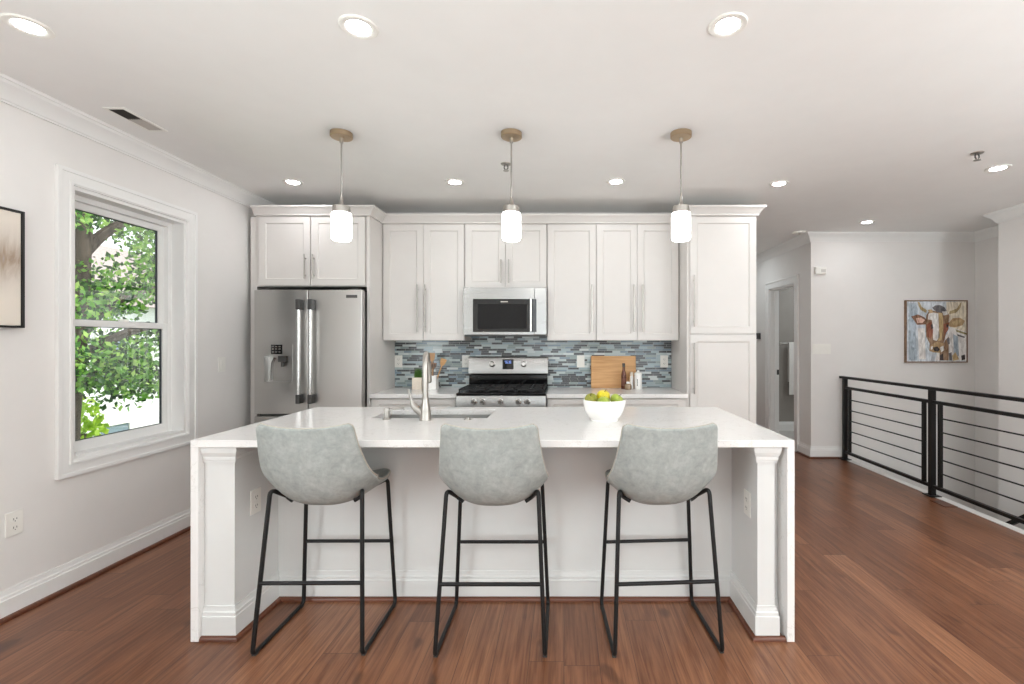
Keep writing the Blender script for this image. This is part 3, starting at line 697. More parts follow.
# sink, faucet, dispenser, air switch
r = thing('sink', ((SKX0+SKX1)/2, (SKY0+SKY1)/2, 0.66), 'stainless steel undermount sink in the island worktop', 'sink')
s = MB(); zb = 0.66; th = 0.004; zr = TOP-0.034
ax0, ax1, ay0, ay1 = SKX0-0.008, SKX1+0.008, SKY0-0.008, SKY1+0.008
s.holed(ax0-0.004, ax1+0.004, ax0, ax1, ay0-0.004, ay1+0.004, ay0, ay1, zb, zr, 'z'); s.box(ax0, ax1, ay0, ay1, zb-th, zb)
obj('basin', s, M['steel_sink'], r, bevel=0.002)
obj('drain', MB().lathe([(0.045, zb+0.0005), (0.045, zb+0.003), (0.035, zb+0.003), (0.03, zb+0.001), (0, zb+0.001)], ((SKX0+SKX1)/2, (SKY0+SKY1)/2, 0), 24), M['chrome'], r)
FXC, FYC = -0.788, 2.672
r = thing('faucet', (FXC, FYC, TOP), 'brushed nickel gooseneck faucet behind the sink', 'faucet')
obj('body', MB().lathe([(0.034, 0), (0.034, 0.006), (0.030, 0.012), (0.030, 0.05), (0.027, 0.075), (0.021, 0.10), (0.0175, 0.125), (0.0175, 0.13)], (FXC, FYC, TOP), 28), M['nickel'], r)
pts = [(FXC, FYC, TOP+0.125), (FXC, FYC, TOP+0.30)]
for i in range(1, 13):
    a = PI*i/12*0.94; pts.append((FXC-0.014*(1-math.cos(a)), FYC+0.068*(1-math.cos(a)), TOP+0.302+0.072*math.sin(a)))
last = pts[-1]
sp = obj('spout', MB().tube(pts, 0.0165, 16), M['nickel'], r)
obj('spray_head', MB().tube([last, (last[0], last[1]+0.006, last[2]-0.03), (last[0], last[1]+0.012, last[2]-0.11), (last[0], last[1]+0.013, last[2]-0.115)], [0.0175, 0.020, 0.022, 0.018], 16), M['nickel'], sp)
obj('lever', MB().tube([(FXC-0.012, FYC, TOP+0.035), (FXC-0.05, FYC-0.003, TOP+0.066), (FXC-0.066, FYC-0.006, TOP+0.085), (FXC-0.074, FYC-0.008, TOP+0.10), (FXC-0.078, FYC-0.01, TOP+0.12), (FXC-0.090, FYC-0.02, TOP+0.178)], [0.024, 0.021, 0.018, 0.012, 0.0075, 0.006], 14), M['nickel'], r)
SDX, SDY = -1.018, 2.70
r = thing('soap_dispenser', (SDX, SDY, TOP), 'small brushed nickel soap dispenser left of the faucet', 'soap dispenser')
obj('body', MB().lathe([(0.024, 0), (0.024, 0.005), (0.016, 0.008), (0.016, 0.044), (0.018, 0.046), (0.018, 0.062), (0.016, 0.066), (0, 0.066)], (SDX, SDY, TOP), 22), M['nickel'], r)
obj('spout', MB().tube([(SDX+0.01, SDY, TOP+0.05), (SDX+0.03, SDY+0.01, TOP+0.058), (SDX+0.085, SDY+0.03, TOP+0.06), (SDX+0.09, SDY+0.032, TOP+0.05)], [0.008, 0.007, 0.006, 0.005], 12), M['nickel'], r)
tag(obj('air_switch', MB().lathe([(0.022, 0), (0.022, 0.004), (0.014, 0.006), (0.013, 0.012), (0.0, 0.012)], (-0.552, 2.69, TOP), 22), M['nickel'], base=(-0.552, 2.69, TOP)), 'small round nickel button set in the island worktop by the sink', 'button')

# ------------------------------------------------------------------ bar stools
def catmull(P, n):
    out = []; Q = [Vector(p) for p in P]
    for i in range(len(Q)-1):
        p0, p1, p2, p3 = Q[max(i-1, 0)], Q[i], Q[i+1], Q[min(i+2, len(Q)-1)]
        for k in range(n):
            t = k/n; out.append(0.5*((2*p1)+(p2-p0)*t+(2*p0-5*p1+4*p2-p3)*t*t+(3*p1-p0-3*p2+p3)*t**3))
    out.append(Q[-1]); return out
#            y      z      half-width  bow
PROF = [(-0.243, 0.992, 0.203, 0.020), (-0.233, 0.93, 0.210, 0.032), (-0.218, 0.86, 0.221, 0.046), (-0.196, 0.78, 0.234, 0.066),
        (-0.162, 0.708, 0.243, 0.094), (-0.112, 0.652, 0.241, 0.116), (-0.045, 0.628, 0.231, 0.106), (0.03, 0.628, 0.227, 0.084),
        (0.10, 0.645, 0.225, 0.056), (0.165, 0.672, 0.222, 0.032), (0.222, 0.684, 0.215, 0.016)]
def make_stool():
    root = thing('bar_stool', (0, 0, 0), 'bar stool', 'bar stool', 'grey leather bar stools at the island')
    S = catmull([Vector(p) for p in PROF], 5); n = len(S); NS = 24
    L = [0.0]
    for i in range(1, n): L.append(L[-1]+math.hypot(S[i][0]-S[i-1][0], S[i][1]-S[i-1][1]))
    tot = L[-1]
    def hw(i):
        w_ = S[i][2]; r1, r2 = 0.018, 0.075; d = L[i]
        if d < r1: w_ -= r1-math.sqrt(max(0, r1*r1-(r1-d)**2))
        d = tot-L[i]
        if d < r2: w_ -= (r2-math.sqrt(max(0, r2*r2-(r2-d)**2)))*0.7
        return w_
    def pt(i, s_, off=0.0):
        a, b_ = S[max(i-1, 0)], S[min(i+1, n-1)]; dy, dz = b_[0]-a[0], b_[1]-a[1]; q = math.hypot(dy, dz)
        ny, nz = -dz/q, dy/q                         # towards the sitter
        bow = S[i][3]*abs(s_)**2.7-off
        dip = 0.016*(abs(s_)**2)*max(0, 1-L[i]/0.12)
        return Vector((s_*hw(i), S[i][0]+ny*bow, S[i][1]+nz*bow+dip))
    th = 0.026; vs = []; fs = []; W = NS+1
    for side in (0, 1):
        for i in range(n):
            for k in range(W): vs.append(pt(i, -1+2*k/NS, th if side else 0.0))
    N = n*W
    for i in range(n-1):
        for k in range(NS):
            q = (i*W+k, i*W+k+1, (i+1)*W+k+1, (i+1)*W+k); fs.append(q); fs.append(tuple(v+N for v in q[::-1]))
    ring = [k for k in range(W)]+[i*W+NS for i in range(1, n)]+[(n-1)*W+k for k in range(NS-1, -1, -1)]+[i*W for i in range(n-2, 0, -1)]
    for a, b_ in zip(ring, ring[1:]+ring[:1]): fs.append((a, b_, b_+N, a+N))
    sh = obj('seat_shell', MB().add(vs, fs), M['leather'], root, bevel=0.005, smooth=60, seg=3)
    mid_ = [(vs[a]+vs[a+N])/2+(vs[a]-vs[a+N])*0.12 for a in ring]
    ins = [m_+(m_-Vector((0, m_.y, m_.z))).normalized()*0.0005 for m_ in mid_]
    tag(obj('piping', MB().tube(ins, 0.0034, 6, closed=True), M['piping'], sh), 'tan edge piping')
    # one bent tube per side: leg, floor runner, leg
    def bend(P, rad, n_=6):
        P = [Vector(p) for p in P]; out = [P[0]]
        for i in range(1, len(P)-1):
            a = (P[i-1]-P[i]); c_ = (P[i+1]-P[i]); ra = min(rad, a.length*0.45, c_.length*0.45)
            s0, s1 = P[i]+a.normalized()*ra, P[i]+c_.normalized()*ra
            for k in range(n_+1):
                t_ = k/n_; out.append((1-t_)**2*s0+2*t_*(1-t_)*P[i]+t_*t_*s1)
        return out+[P[-1]]
    R = 0.0095
    zf, zr = 0.700, 0.660
    for sx in (-1, 1):
        def under(i, s_): return pt(i, sx*s_, th+R*0.9)
        fu = [under(28, q_) for q_ in (0.60, 0.66, 0.70, 0.74)]; ru = [under(42, q_) for q_ in (0.74, 0.7, 0.66, 0.60)]
        P = [fu[-1], (sx*0.204, -0.140, zf), (sx*0.236, -0.215, R), (sx*0.236, 0.192, R), (sx*0.206, 0.165, zr), ru[0]]
        fr = obj('sled_leg', MB().tube(fu[:-1]+bend(P, 0.03)+ru[1:], R, 12), M['blackmetal'], root)
        for yy in (-0.196, 0.168): obj('foot_glide', MB().box(sx*0.236-0.009, sx*0.236+0.009, yy-0.011, yy+0.011, 0.0, 0.008), M['rubber'], fr, bevel=0.002)
    def legx(z, zt, xt): return xt+(0.236-xt)*(1-(z-R)/(zt-R))
    z_ = 0.305; x_ = legx(z_, zf, 0.200); y_ = -0.145+(-0.07)*(1-(z_-R)/(zf-R))
    obj('footrest', MB().cyl((-x_, y_, z_), (x_, y_, z_), 0.0085, 12), M['blackmetal'], root)
    z_ = 0.335; x_ = legx(z_, zr, 0.206); y_ = 0.165+0.027*(1-(z_-R)/(zr-R))
    obj('cross_bar', MB().cyl((-x_, y_, z_), (x_, y_, z_), 0.0085, 12), M['blackmetal'], root)
    return root
stool = make_stool()
for i, (x, y, rz, lab) in enumerate(((-1.107, 2.238, 0.5, 'grey leather bar stool nearest the window, black sled legs'),
                                    (-0.318, 2.228, 0, 'grey leather bar stool in the middle of the three, below the range'),
                                    (0.440, 2.240, 3.5, 'grey leather bar stool nearest the railing, beside the fruit bowl'))):
    o = stool if i == 0 else copy_tree(stool)
    o.location = (x, y, 0); o.rotation_euler = (0, 0, math.radians(rz)); o['label'] = lab

# ------------------------------------------------------------------ pendants and ceiling fittings
def make_pendant():
    rt = thing('pendant_light', (0, 0, 0), 'pendant', 'pendant light', 'pendant lights above the island')
    obj('canopy', MB().lathe([(0.010, -0.032), (0.060, -0.030), (0.064, -0.026), (0.064, 0.0)], (0, 0, 0), 36), M['canopy'], rt)
    obj('rod', MB().lathe([(0.011, -0.06), (0.011, -0.028)], seg=14).cyl((0, 0, -0.40), (0, 0, -0.03), 0.0052, 12).lathe([(0.009, -0.43), (0.009, -0.39)], seg=14), M['nickel'], rt)
    obj('cap', MB().lathe([(0.046, -0.488), (0.051, -0.486), (0.051, -0.450), (0.048, -0.446), (0.018, -0.442), (0.012, -0.430), (0.010, -0.41)], (0, 0, 0), 36), M['nickel'], rt)
    obj('shade', MB().lathe([(0.0, -0.654), (0.048, -0.654), (0.0545, -0.648), (0.0570, -0.638), (0.0570, -0.500), (0.0545, -0.490), (0.044, -0.487)], (0, 0, 0), 40), M['shade'], rt)
    return rt
pd = make_pendant()
for i, (x, lab) in enumerate(((-1.354, 'white glass pendant lamp hanging in front of the refrigerator cabinet'), (-0.320, 'white glass pendant lamp hanging above the microwave'), (0.712, 'white glass pendant lamp hanging beside the tall pantry'))):
    o = pd if i == 0 else copy_tree(pd)
    o.location = (x, 2.86, H); o['label'] = lab
def make_can():
    rt = thing('downlight', (0, 0, 0), 'downlight', 'ceiling light', 'recessed ceiling lights')
    obj('trim_ring', MB().lathe([(0.045, -0.002), (0.054, -0.007), (0.072, -0.006), (0.076, -0.002), (0.076, 0.0)], (0, 0, 0), 36), M['plastic'], rt)
    obj('lens', MB().lathe([(0.0, -0.004), (0.044, -0.004), (0.046, -0.003), (0.046, 0.0)], (0, 0, 0), 32), M['lens'], rt)
    return rt
can = make_can()
for i, (x, y, lab) in enumerate(((-2.156, 1.892, 'recessed ceiling light nearest the viewer, toward the window wall'), (-0.830, 1.898, 'recessed ceiling light nearest the viewer, over the left pendant side'),
        (0.658, 1.886, 'recessed ceiling light nearest the viewer, over the right pendant side'), (-2.154, 3.736, 'recessed ceiling light in front of the refrigerator cabinet'),
        (-0.867, 3.736, 'recessed ceiling light between the left and middle pendant rods'), (0.412, 3.724, 'recessed ceiling light between the middle and right pendant rods'),
        (1.726, 3.772, 'recessed ceiling light right of the tall pantry'), (3.173, 3.436, 'recessed ceiling light above the stairwell railing near the sprinkler'), (3.21, 4.98, 'recessed ceiling light in the hall before the painting wall'))):
    o = can if i == 0 else copy_tree(can)
    o.location = (x, y, H); o['label'] = lab
def make_sprinkler():
    rt = thing('sprinkler', (0, 0, 0), 'sprinkler', 'sprinkler', 'ceiling sprinkler heads')
    obj('escutcheon', MB().lathe([(0.012, -0.012), (0.034, -0.006), (0.038, 0)], (0, 0, 0), 24), M['nickel'], rt)
    obj('frame', MB().tube([(-0.012, 0, -0.01), (-0.014, 0, -0.03), (0, 0, -0.045), (0.014, 0, -0.03), (0.012, 0, -0.01)], 0.004, 8), M['bracket'], rt)
    obj('deflector', MB().lathe([(0.0, -0.050), (0.02, -0.050), (0.02, -0.046), (0, -0.046)], (0, 0, 0), 16), M['nickel'], rt)
    return rt
sp_ = make_sprinkler(); sp_.location = (2.78, 3.163, H); sp_['label'] = 'metal ceiling sprinkler near the stairwell railing light'
o = copy_tree(sp_); o.location = (-0.414, 3.357, H); o['label'] = 'metal ceiling sprinkler behind the middle pendant rod'
r = thing('smoke_detector', (2.72, 5.43, H), 'flat white round smoke detector at the hall ceiling corner', 'smoke detector')
obj('housing', MB().lathe([(0.06, -0.022), (0.072, -0.016), (0.075, 0.0)], (2.72, 5.43, H), 28), M['plastic'], r)
obj('test_button', MB().lathe([(0, -0.025), (0.012, -0.025), (0.012, -0.021)], (2.72, 5.43, H), 14), M['nickel'], r)
VX0, VX1, VY0, VY1 = -2.50, -2.385, 2.545, 2.83
r = thing('ceiling_vent', ((VX0+VX1)/2, (VY0+VY1)/2, H), 'slim ceiling air vent with one dark open half near the window', 'vent')
obj('frame', MB().holed(VX0, VX1, VX0+0.016, VX1-0.016, VY0, VY1, VY0+0.016, VY1-0.016, H-0.006, H, 'z'), M['plastic'], r, bevel=0.002)
obj('throat', MB().box(VX0+0.016, VX1-0.016, VY0+0.016, 2.676, H-0.0015, H), M['ventdark'], r)
g = MB()
for k in range(7): xx = VX0+0.02+k*0.0125; g.box(xx, xx+0.002, VY0+0.016, 2.676, H-0.006, H-0.0015)
obj('louvre', g, M['ventdark'], r)
g = MB().box(VX0+0.016, VX1-0.016, 2.676, 2.69, H-0.006, H)
for k in range(7): xx = VX0+0.018+k*0.0118; g.prism([(xx, H-0.005), (xx+0.011, H-0.0015), (xx+0.011, H-0.0005), (xx, H-0.004)], 2.69, VY1-0.016, 'y')
obj('louvre', g, mat('vent_closed_louvre', (188, 182, 176), 0.6), r)

# ------------------------------------------------------------------ outlets and switches
def plate(kind, loc, face, label, gangs=1, wide=0.075, tall=0.118):
    """face: '-y', '+x' or '-x'; a cover plate with its sockets or paddles"""
    nm = {'outlet': 'wall_outlet', 'switch': 'light_switch'}[kind]
    rt = thing(nm, (0, 0, 0), label, {'outlet': 'outlet', 'switch': 'light switch'}[kind], 'white wall plates')
    w_ = wide+(gangs-1)*0.046
    obj('cover_plate', MB().box(-w_/2, w_/2, -0.006, 0, -tall/2, tall/2), M['plastic'], rt, bevel=0.002)
    for g_ in range(gangs):
        cx = (g_-(gangs-1)/2)*0.046
        if kind == 'outlet':
            for zz in (-0.021, 0.021):
                so = obj('socket', MB().lathe([(0.0165, 0), (0.0165, 0.0018), (0, 0.0018)], (0, 0, 0), 20), M['plastic'], rt)
                so.data.transform(__import__('mathutils').Matrix.Translation((cx, -0.006, zz)) @ __import__('mathutils').Matrix.Rotation(PI/2, 4, 'X'))
                obj('socket_slots', MB().box(cx-0.008, cx-0.0055, -0.0083, -0.0076, zz-0.004, zz+0.006).box(cx+0.0055, cx+0.008, -0.0083, -0.0076, zz-0.003, zz+0.006).box(cx-0.002, cx+0.002, -0.0083, -0.0076, zz-0.012, zz-0.008), M['slot'], so)
        else:
            obj('rocker', MB().prism([(-0.006, -0.033), (-0.0075, -0.033), (-0.0105, 0.033), (-0.006, 0.033)], cx-0.0165, cx+0.0165, 'x'), M['plastic'], rt, bevel=0.001)
    rt.location = loc; rt.rotation_euler = (0, 0, {'-y': 0, '+x': PI/2, '-x': -PI/2}[face])
    return rt
TY = WY-0.0081
plate('outlet', (-1.622, TY, 1.168), '-y', 'white outlet on the backsplash beside the refrigerator panel')
plate('outlet', (-0.962, TY, 1.168), '-y', 'white outlet on the backsplash touching the left of the range')
plate('switch', (0.164, TY, 1.168), '-y', 'white switch on the backsplash left of the cutting board')
plate('outlet', (0.982, TY, 1.168), '-y', 'white outlet on the backsplash beside the pantry')
plate('switch', (XL, 3.76, 1.178), '+x', 'white light switch on the left wall between window and refrigerator')
plate('outlet', (XL, 2.34, 0.456), '+x', 'white wall outlet low on the left wall below the painting')
plate('switch', (3.013, CY, 1.276), '-y', 'wide white four-gang switch on the painting wall', 4)
plate('outlet', (CXL, 2.30, 0.58), '+x', 'white outlet on the left inner side of the island behind the stool')
plate('outlet', (CXR0, 2.27, 0.58), '-x', 'white outlet on the right inner side of the island')
r = thing('alarm_sensor', (2.99, CY, 2.19), 'small white rectangular sensor box high on the painting wall', 'sensor')
obj('housing', MB().box(2.925, 3.055, CY-0.035, CY, 2.15, 2.232), M['plastic'], r, bevel=0.008, seg=3)
obj('grille', MB().box(2.99, 3.045, CY-0.037, CY-0.034, 2.17, 2.205), M['ventgrille'], r, bevel=0.001)
r = thing('thermostat', (HX, 6.95, 1.44), 'small dark thermostat on the hall wall beside the pantry', 'thermostat')
obj('housing', MB().box(HX-0.03, HX, 6.90, 7.0, 1.40, 1.49), M['bracket'], r, bevel=0.006)
obj('screen', MB().box(HX-0.032, HX-0.029, 6.92, 6.98, 1.43, 1.475), M['glassblack'], r)

# ------------------------------------------------------------------ things on the counters
# cutting board leaning on the backsplash
bx0, bx1 = 0.262, 0.700
cb = MB(); lean = 0.07
yb, yt = 4.535, 4.585
cb.add([(bx0, yb, 0.9142), (bx1, yb, 0.9142), (bx1, yb+0.022, 0.9142), (bx0, yb+0.022, 0.9142), (bx0, yt, 1.222), (bx1, yt, 1.222), (bx1, yt+0.022, 1.222), (bx0, yt+0.022, 1.222)],
       [(0,3,2,1),(4,5,6,7),(0,1,5,4),(1,2,6,5),(2,3,7,6),(3,0,4,7)])
tag(obj('cutting_board', cb, M['oak'], base=(0.48, 4.55, 0.914), bevel=0.006, seg=3), 'light wooden cutting board leaning against the backsplash', 'cutting board')
# bottle
BXc, BYc = 0.566, 4.455
r = thing('oil_bottle', (BXc, BYc, 0.9142), 'dark brown glass bottle in front of the cutting board', 'bottle')
obj('glass', MB().lathe([(0.0225, 0), (0.024, 0.004), (0.024, 0.125), (0.021, 0.150), (0.012, 0.180), (0.011, 0.212)], (BXc, BYc, 0.9142), 24), M['amber'], r)
obj('cap', MB().lathe([(0.013, 0.208), (0.013, 0.240), (0.011, 0.243), (0, 0.243)], (BXc, BYc, 0.9142), 20), M['slot'], r)
obj('label', MB().lathe([(0.0243, 0.03), (0.0245, 0.031), (0.0245, 0.099), (0.0243, 0.1)], (BXc, BYc, 0.9142), 24), mat('bottle_label', (112, 66, 50), 0.6), r)
JX, JY = 0.600, 4.395
r = thing('spice_jar', (JX, JY, 0.9142), 'small squat spice jar with pale lid beside the brown bottle', 'jar')
obj('glass', MB().lathe([(0.028, 0), (0.032, 0.004), (0.033, 0.03), (0.030, 0.045), (0.02, 0.052), (0.016, 0.056)], (JX, JY, 0.9142), 24), M['jarglass'], r)
obj('lid', MB().lathe([(0.017, 0.053), (0.017, 0.070), (0.015, 0.073), (0, 0.073)], (JX, JY, 0.9142), 20), M['ceramic'], r)
obj('spoon', MB().tube([(JX+0.012, JY, 0.985), (JX+0.015, JY, 1.03), (JX+0.016, JY, 1.05)], [0.003, 0.003, 0.006], 8), M['oak'], r)
JX, JY = 0.645, 4.49
r = thing('salt_shaker', (JX, JY, 0.9142), 'slim white shaker between brown bottle and white canister', 'shaker')
obj('body', MB().lathe([(0.018, 0), (0.019, 0.004), (0.019, 0.11), (0.015, 0.122), (0.0, 0.124)], (JX, JY, 0.9142), 22), M['ceramic'], r)
obj('cap', MB().lathe([(0.016, 0.121), (0.018, 0.126), (0.017, 0.15), (0.01, 0.158), (0, 0.16)], (JX, JY, 0.9142), 20), M['beigepot'], r)
JX, JY = 0.703, 4.455
r = thing('canister', (JX, JY, 0.9142), 'white ceramic canister with lid and dark lettering', 'canister')
obj('body', MB().lathe([(0.034, 0), (0.036, 0.004), (0.036, 0.12), (0.033, 0.126), (0, 0.126)], (JX, JY, 0.9142), 28), M['ceramic'], r)
obj('lid', MB().lathe([(0.034, 0.126), (0.037, 0.13), (0.036, 0.15), (0.02, 0.158), (0.012, 0.165), (0.012, 0.176), (0, 0.178)], (JX, JY, 0.9142), 26), M['ceramic'], r)
lt = MB()
for k in range(6):
    z_ = 0.945+k*0.011; a = PI*1.5-0.36
    lt.box(JX+0.0366*math.cos(a)-0.004, JX+0.0366*math.cos(a)+0.004, JY+0.0366*math.sin(a)-0.0015, JY+0.0366*math.sin(a)+0.003, z_, z_+0.007)
obj('lettering', lt, M['ink'], r)
# plant in a square pot
PX, PYY = -1.372, 4.42
r = thing('potted_grass', (PX, PYY, 0.9142), 'small green grass plant in a cream square pot', 'plant')
q = 0.044; pot = MB().holed(PX-q, PX+q, PX-q+0.006, PX+q-0.006, PYY-q, PYY+q, PYY-q+0.006, PYY+q-0.006, 0.9142, 1.026, 'z'); pot.box(PX-q+0.006, PX+q-0.006, PYY-q+0.006, PYY+q-0.006, 0.9142, 1.012)
obj('pot', pot, M['beigepot'], r, bevel=0.003)
g = MB()
for k in range(170):
    a = random.uniform(0, 2*PI); rr = random.uniform(0, 0.038)*0.98; hgt = random.uniform(0.05, 0.105)
    x, y = PX+rr*math.cos(a), PYY+rr*math.sin(a); lx, ly = random.uniform(-0.014, 0.014), random.uniform(-0.014, 0.014)
    g.tube([(x, y, 1.010), (x+lx*0.4, y+ly*0.4, 1.010+hgt*0.6), (x+lx, y+ly, 1.010+hgt)], [0.0022, 0.0017, 0.0004], 4)
tag(obj('grass_blades', g, M['grass'], r), kind='stuff')
# utensil crock
UX, UY = -1.232, 4.40
r = thing('utensil_crock', (UX, UY, 0.9142), 'square white ceramic crock holding wooden utensils', 'crock')
q = 0.046; pot = MB().holed(UX-q, UX+q, UX-q+0.006, UX+q-0.006, UY-q, UY+q, UY-q+0.006, UY+q-0.006, 0.9142, 1.045, 'z'); pot.box(UX-q+0.006, UX+q-0.006, UY-q+0.006, UY+q-0.006, 0.9142, 0.922)
obj('body', pot, M['ceramic'], r, bevel=0.004)
def utensil(name, base, top, kind, label, m):
    b0, t0 = Vector(base), Vector(top); rt = thing(name, base, label, 'utensil', 'wooden utensils in the crock')
    d = (t0-b0).normalized(); L_ = (t0-b0).length
    obj('handle', MB().tube([b0, b0+d*L_*0.74, b0+d*L_*0.78], [0.006, 0.0055, 0.007], 10), m, rt)
    side = Vector((1, 0, 0))-d*d.x; side.normalize(); nrm = d.cross(side)
    mb = MB(); c0 = b0+d*L_*0.75; hl = L_*0.25
    if kind == 'spoon': outl = [(math.sin(PI*k/12)**0.7*0.026, hl*(1-math.cos(PI*k/12))/2) for k in range(13)]
    else: outl = [(0.007, 0), (0.02, 0.02), (0.027, 0.05), (0.029, hl-0.006), (0.026, hl)]
    ou = [(w_, l) for w_, l in outl]+[(-w_, l) for w_, l in reversed(outl) if w_ > 1e-6]
    def P3(p, t_): return c0+side*p[0]+d*p[1]+nrm*t_
    n_ = len(ou); mb.add([P3(p, -0.004) for p in ou]+[P3(p, 0.004) for p in ou], [tuple(range(n_)), tuple(range(2*n_-1, n_-1, -1))]+[(i, i+n_, (i+1) % n_+n_, (i+1) % n_) for i in range(n_)])
    hd = obj('head', mb, m, rt, bevel=0.0015)
    if kind == 'slotted':
        for sx in (-0.009, 0.009):
            s_ = MB(); ov = [(sx+0.0045*math.cos(2*PI*k/12), hl*0.55+0.018*math.sin(2*PI*k/12)) for k in range(12)]
            s_.add([P3(p, -0.0046) for p in ov]+[P3(p, 0.0046) for p in ov], [tuple(range(12)), tuple(range(23, 11, -1))]+[(i, i+12, (i+1) % 12+12, (i+1) % 12) for i in range(12)])
            tag(obj('slot', s_, M['slot'], hd), 'dark oval slot')
utensil('wooden_spoon', (UX-0.01, UY, 0.925), (UX-0.055, UY+0.01, 1.245), 'spoon', 'wooden spoon leaning left out of the white crock', M['beech'])
utensil('wooden_spatula', (UX-0.005, UY+0.02, 0.925), (UX-0.012, UY+0.03, 1.255), 'flat', 'upright wooden spatula at the back of the white crock', M['beech'])
utensil('slotted_spoon', (UX+0.005, UY-0.02, 0.925), (UX+0.022, UY-0.035, 1.165), 'slotted', 'slotted wooden spoon at the front of the white crock', M['wallnut'])
utensil('wooden_turner', (UX+0.012, UY+0.005, 0.925), (UX+0.105, UY+0.015, 1.20), 'flat', 'wooden turner leaning right out of the white crock', M['oak'])
# fruit bowl on the island
BX, BY = 0.228, 2.665
bo = MB().lathe([(0.0, 0.0), (0.078, 0.0), (0.080, 0.006), (0.078, 0.010), (0.096, 0.030), (0.111, 0.062), (0.119, 0.098), (0.121, 0.118), (0.119, 0.120), (0.115, 0.117), (0.112, 0.096), (0.104, 0.063), (0.090, 0.034), (0.068, 0.018), (0.0, 0.014)], (BX, BY, TOP), 48)
tag(obj('bowl', bo, M['ceramic'], base=(BX, BY, TOP)), 'white ceramic bowl of green fruit on the island', 'bowl')
def make_apple(loc, rad, m, label, tilt, squash=0.92):
    rt = thing('apple', loc, label, 'fruit', 'fruit in the white bowl')
    prof = []
    for k in range(15):
        a = -PI/2+PI*k/14; rr = rad*math.cos(a)*(1.0+0.06*math.sin(a)); zz = rad*squash*math.sin(a)
        if k > 10: zz -= rad*0.22*((k-10)/4)**2
        if k < 3: zz += rad*0.12*((3-k)/3)**2
        prof.append((max(rr, 0.0), zz))
    obj('flesh', MB().lathe(prof, loc, 24), m, rt, smooth=80)
    x, y, z = loc
    obj('stem', MB().tube([(x, y, z+rad*0.62), (x+0.002, y, z+rad*0.9), (x+0.006, y, z+rad*1.12)], [0.0015, 0.0015, 0.002], 6), M['stem'], rt)
    rt.rotation_euler = tilt
make_apple((BX-0.074, BY-0.006, TOP+0.118), 0.038, M['apple1'], 'olive green apple at the window side of the white bowl', (0.5, -0.3, 0.2))
make_apple((BX-0.002, BY+0.030, TOP+0.132), 0.040, M['apple2'], 'yellow apple in the middle of the white bowl', (0.3, 0.2, 0.0))
make_apple((BX+0.070, BY+0.000, TOP+0.116), 0.037, M['apple3'], 'green apple at the railing side of the white bowl', (0.3, 0.5, 0.4))
make_apple((BX-0.008, BY-0.064, TOP+0.106), 0.038, M['apple3'], 'light green apple at the front of the white bowl, low', (-0.5, 0.1, 0.0))
make_apple((BX, BY+0.012, TOP+0.052), 0.033, M['apple1'], 'olive green apple beneath the others in the white bowl', (0.2, 0.1, 0.0))

# ------------------------------------------------------------------ pictures
PY0, PY1, PZ0, PZ1 = 1.55, 2.353, 1.428, 2.009
r = thing('abstract_painting', (XL, (PY0+PY1)/2, PZ0), 'beige and grey abstract painting in a thin black frame', 'painting')
obj('frame', MB().holed(PY0, PY1, PY0+0.010, PY1-0.010, PZ0, PZ1, PZ0+0.010, PZ1-0.010, XL+0.001, XL+0.042, 'x'), M['blackframe'], r, bevel=0.001)
obj('canvas', MB().box(XL+0.001, XL+0.034, PY0+0.012, PY1-0.012, PZ0+0.012, PZ1-0.012), M['abstract'], r)
QX0, QX1, QZ0, QZ1 = 3.978, 4.70, 1.118, 1.845
r = thing('cow_painting', ((QX0+QX1)/2, CY, QZ0), 'painting of a horned brown and white cow in a wooden frame', 'painting')
fw = 0.013
obj('frame', MB().holed(QX0, QX1, QX0+fw, QX1-fw, QZ0, QZ1, QZ0+fw, QZ1-fw, CY-0.032, CY-0.001, 'y'), M['wallnut'], r, bevel=0.002)
CV = {'sky': (204, 210, 216), 'cream': (228, 216, 196), 'horn': (172, 152, 112), 'dark': (104, 100, 102), 'earb': (132, 92, 68), 'pink': (222, 184, 166), 'tan': (178, 148, 108),
      'brown': (146, 116, 90), 'white': (228, 222, 218), 'rust': (142, 84, 62), 'black': (54, 44, 44), 'blueg': (168, 180, 190), 'ochre': (194, 168, 124), 'olive': (146, 136, 92)}
pm = list(CV); pmats = [paint('paint_'+k, CV[k]) for k in pm]
cv = MB(); cvy = CY-0.024
def poly(colour, pts, lay):
    cv.cur = pm.index(colour)
    P = [(QX0+(x-122)/543*(QX1-QX0), QZ1-(y-95)/523*(QZ1-QZ0)) for x, y in pts]
    P = [(min(max(x, QX0+fw-0.003), QX1-fw+0.003), min(max(z, QZ0+fw-0.003), QZ1-fw+0.003)) for x, z in P]
    cv.prism(P, cvy-0.0007*lay, cvy+0.002, 'y')
cv.cur = 0; cv.box(QX0+fw-0.003, QX1-fw+0.003, cvy, CY-0.003, QZ0+fw-0.003, QZ1-fw+0.003)
poly('cream', [(480, 110), (660, 100), (660, 360), (520, 340), (480, 220)], 1)
poly('blueg', [(150, 120), (215, 120), (235, 200), (210, 360), (225, 600), (150, 600)], 1)
poly('white', [(230, 330), (290, 330), (300, 590), (240, 590)], 1)
poly('white', [(470, 400), (520, 320), (580, 340), (660, 360), (660, 600), (380, 600), (400, 540), (450, 520)], 2)
poly('blueg', [(540, 380), (580, 400), (590, 560), (545, 580)], 3); poly('olive', [(560, 340), (655, 370), (655, 385), (570, 360)], 3); poly('dark', [(575, 380), (640, 400), (640, 412), (580, 395)], 3)
poly('brown', [(420, 540), (470, 430), (500, 400), (500, 600), (420, 600)], 3); poly('dark', [(480, 420), (505, 410), (510, 460), (495, 470)], 4)
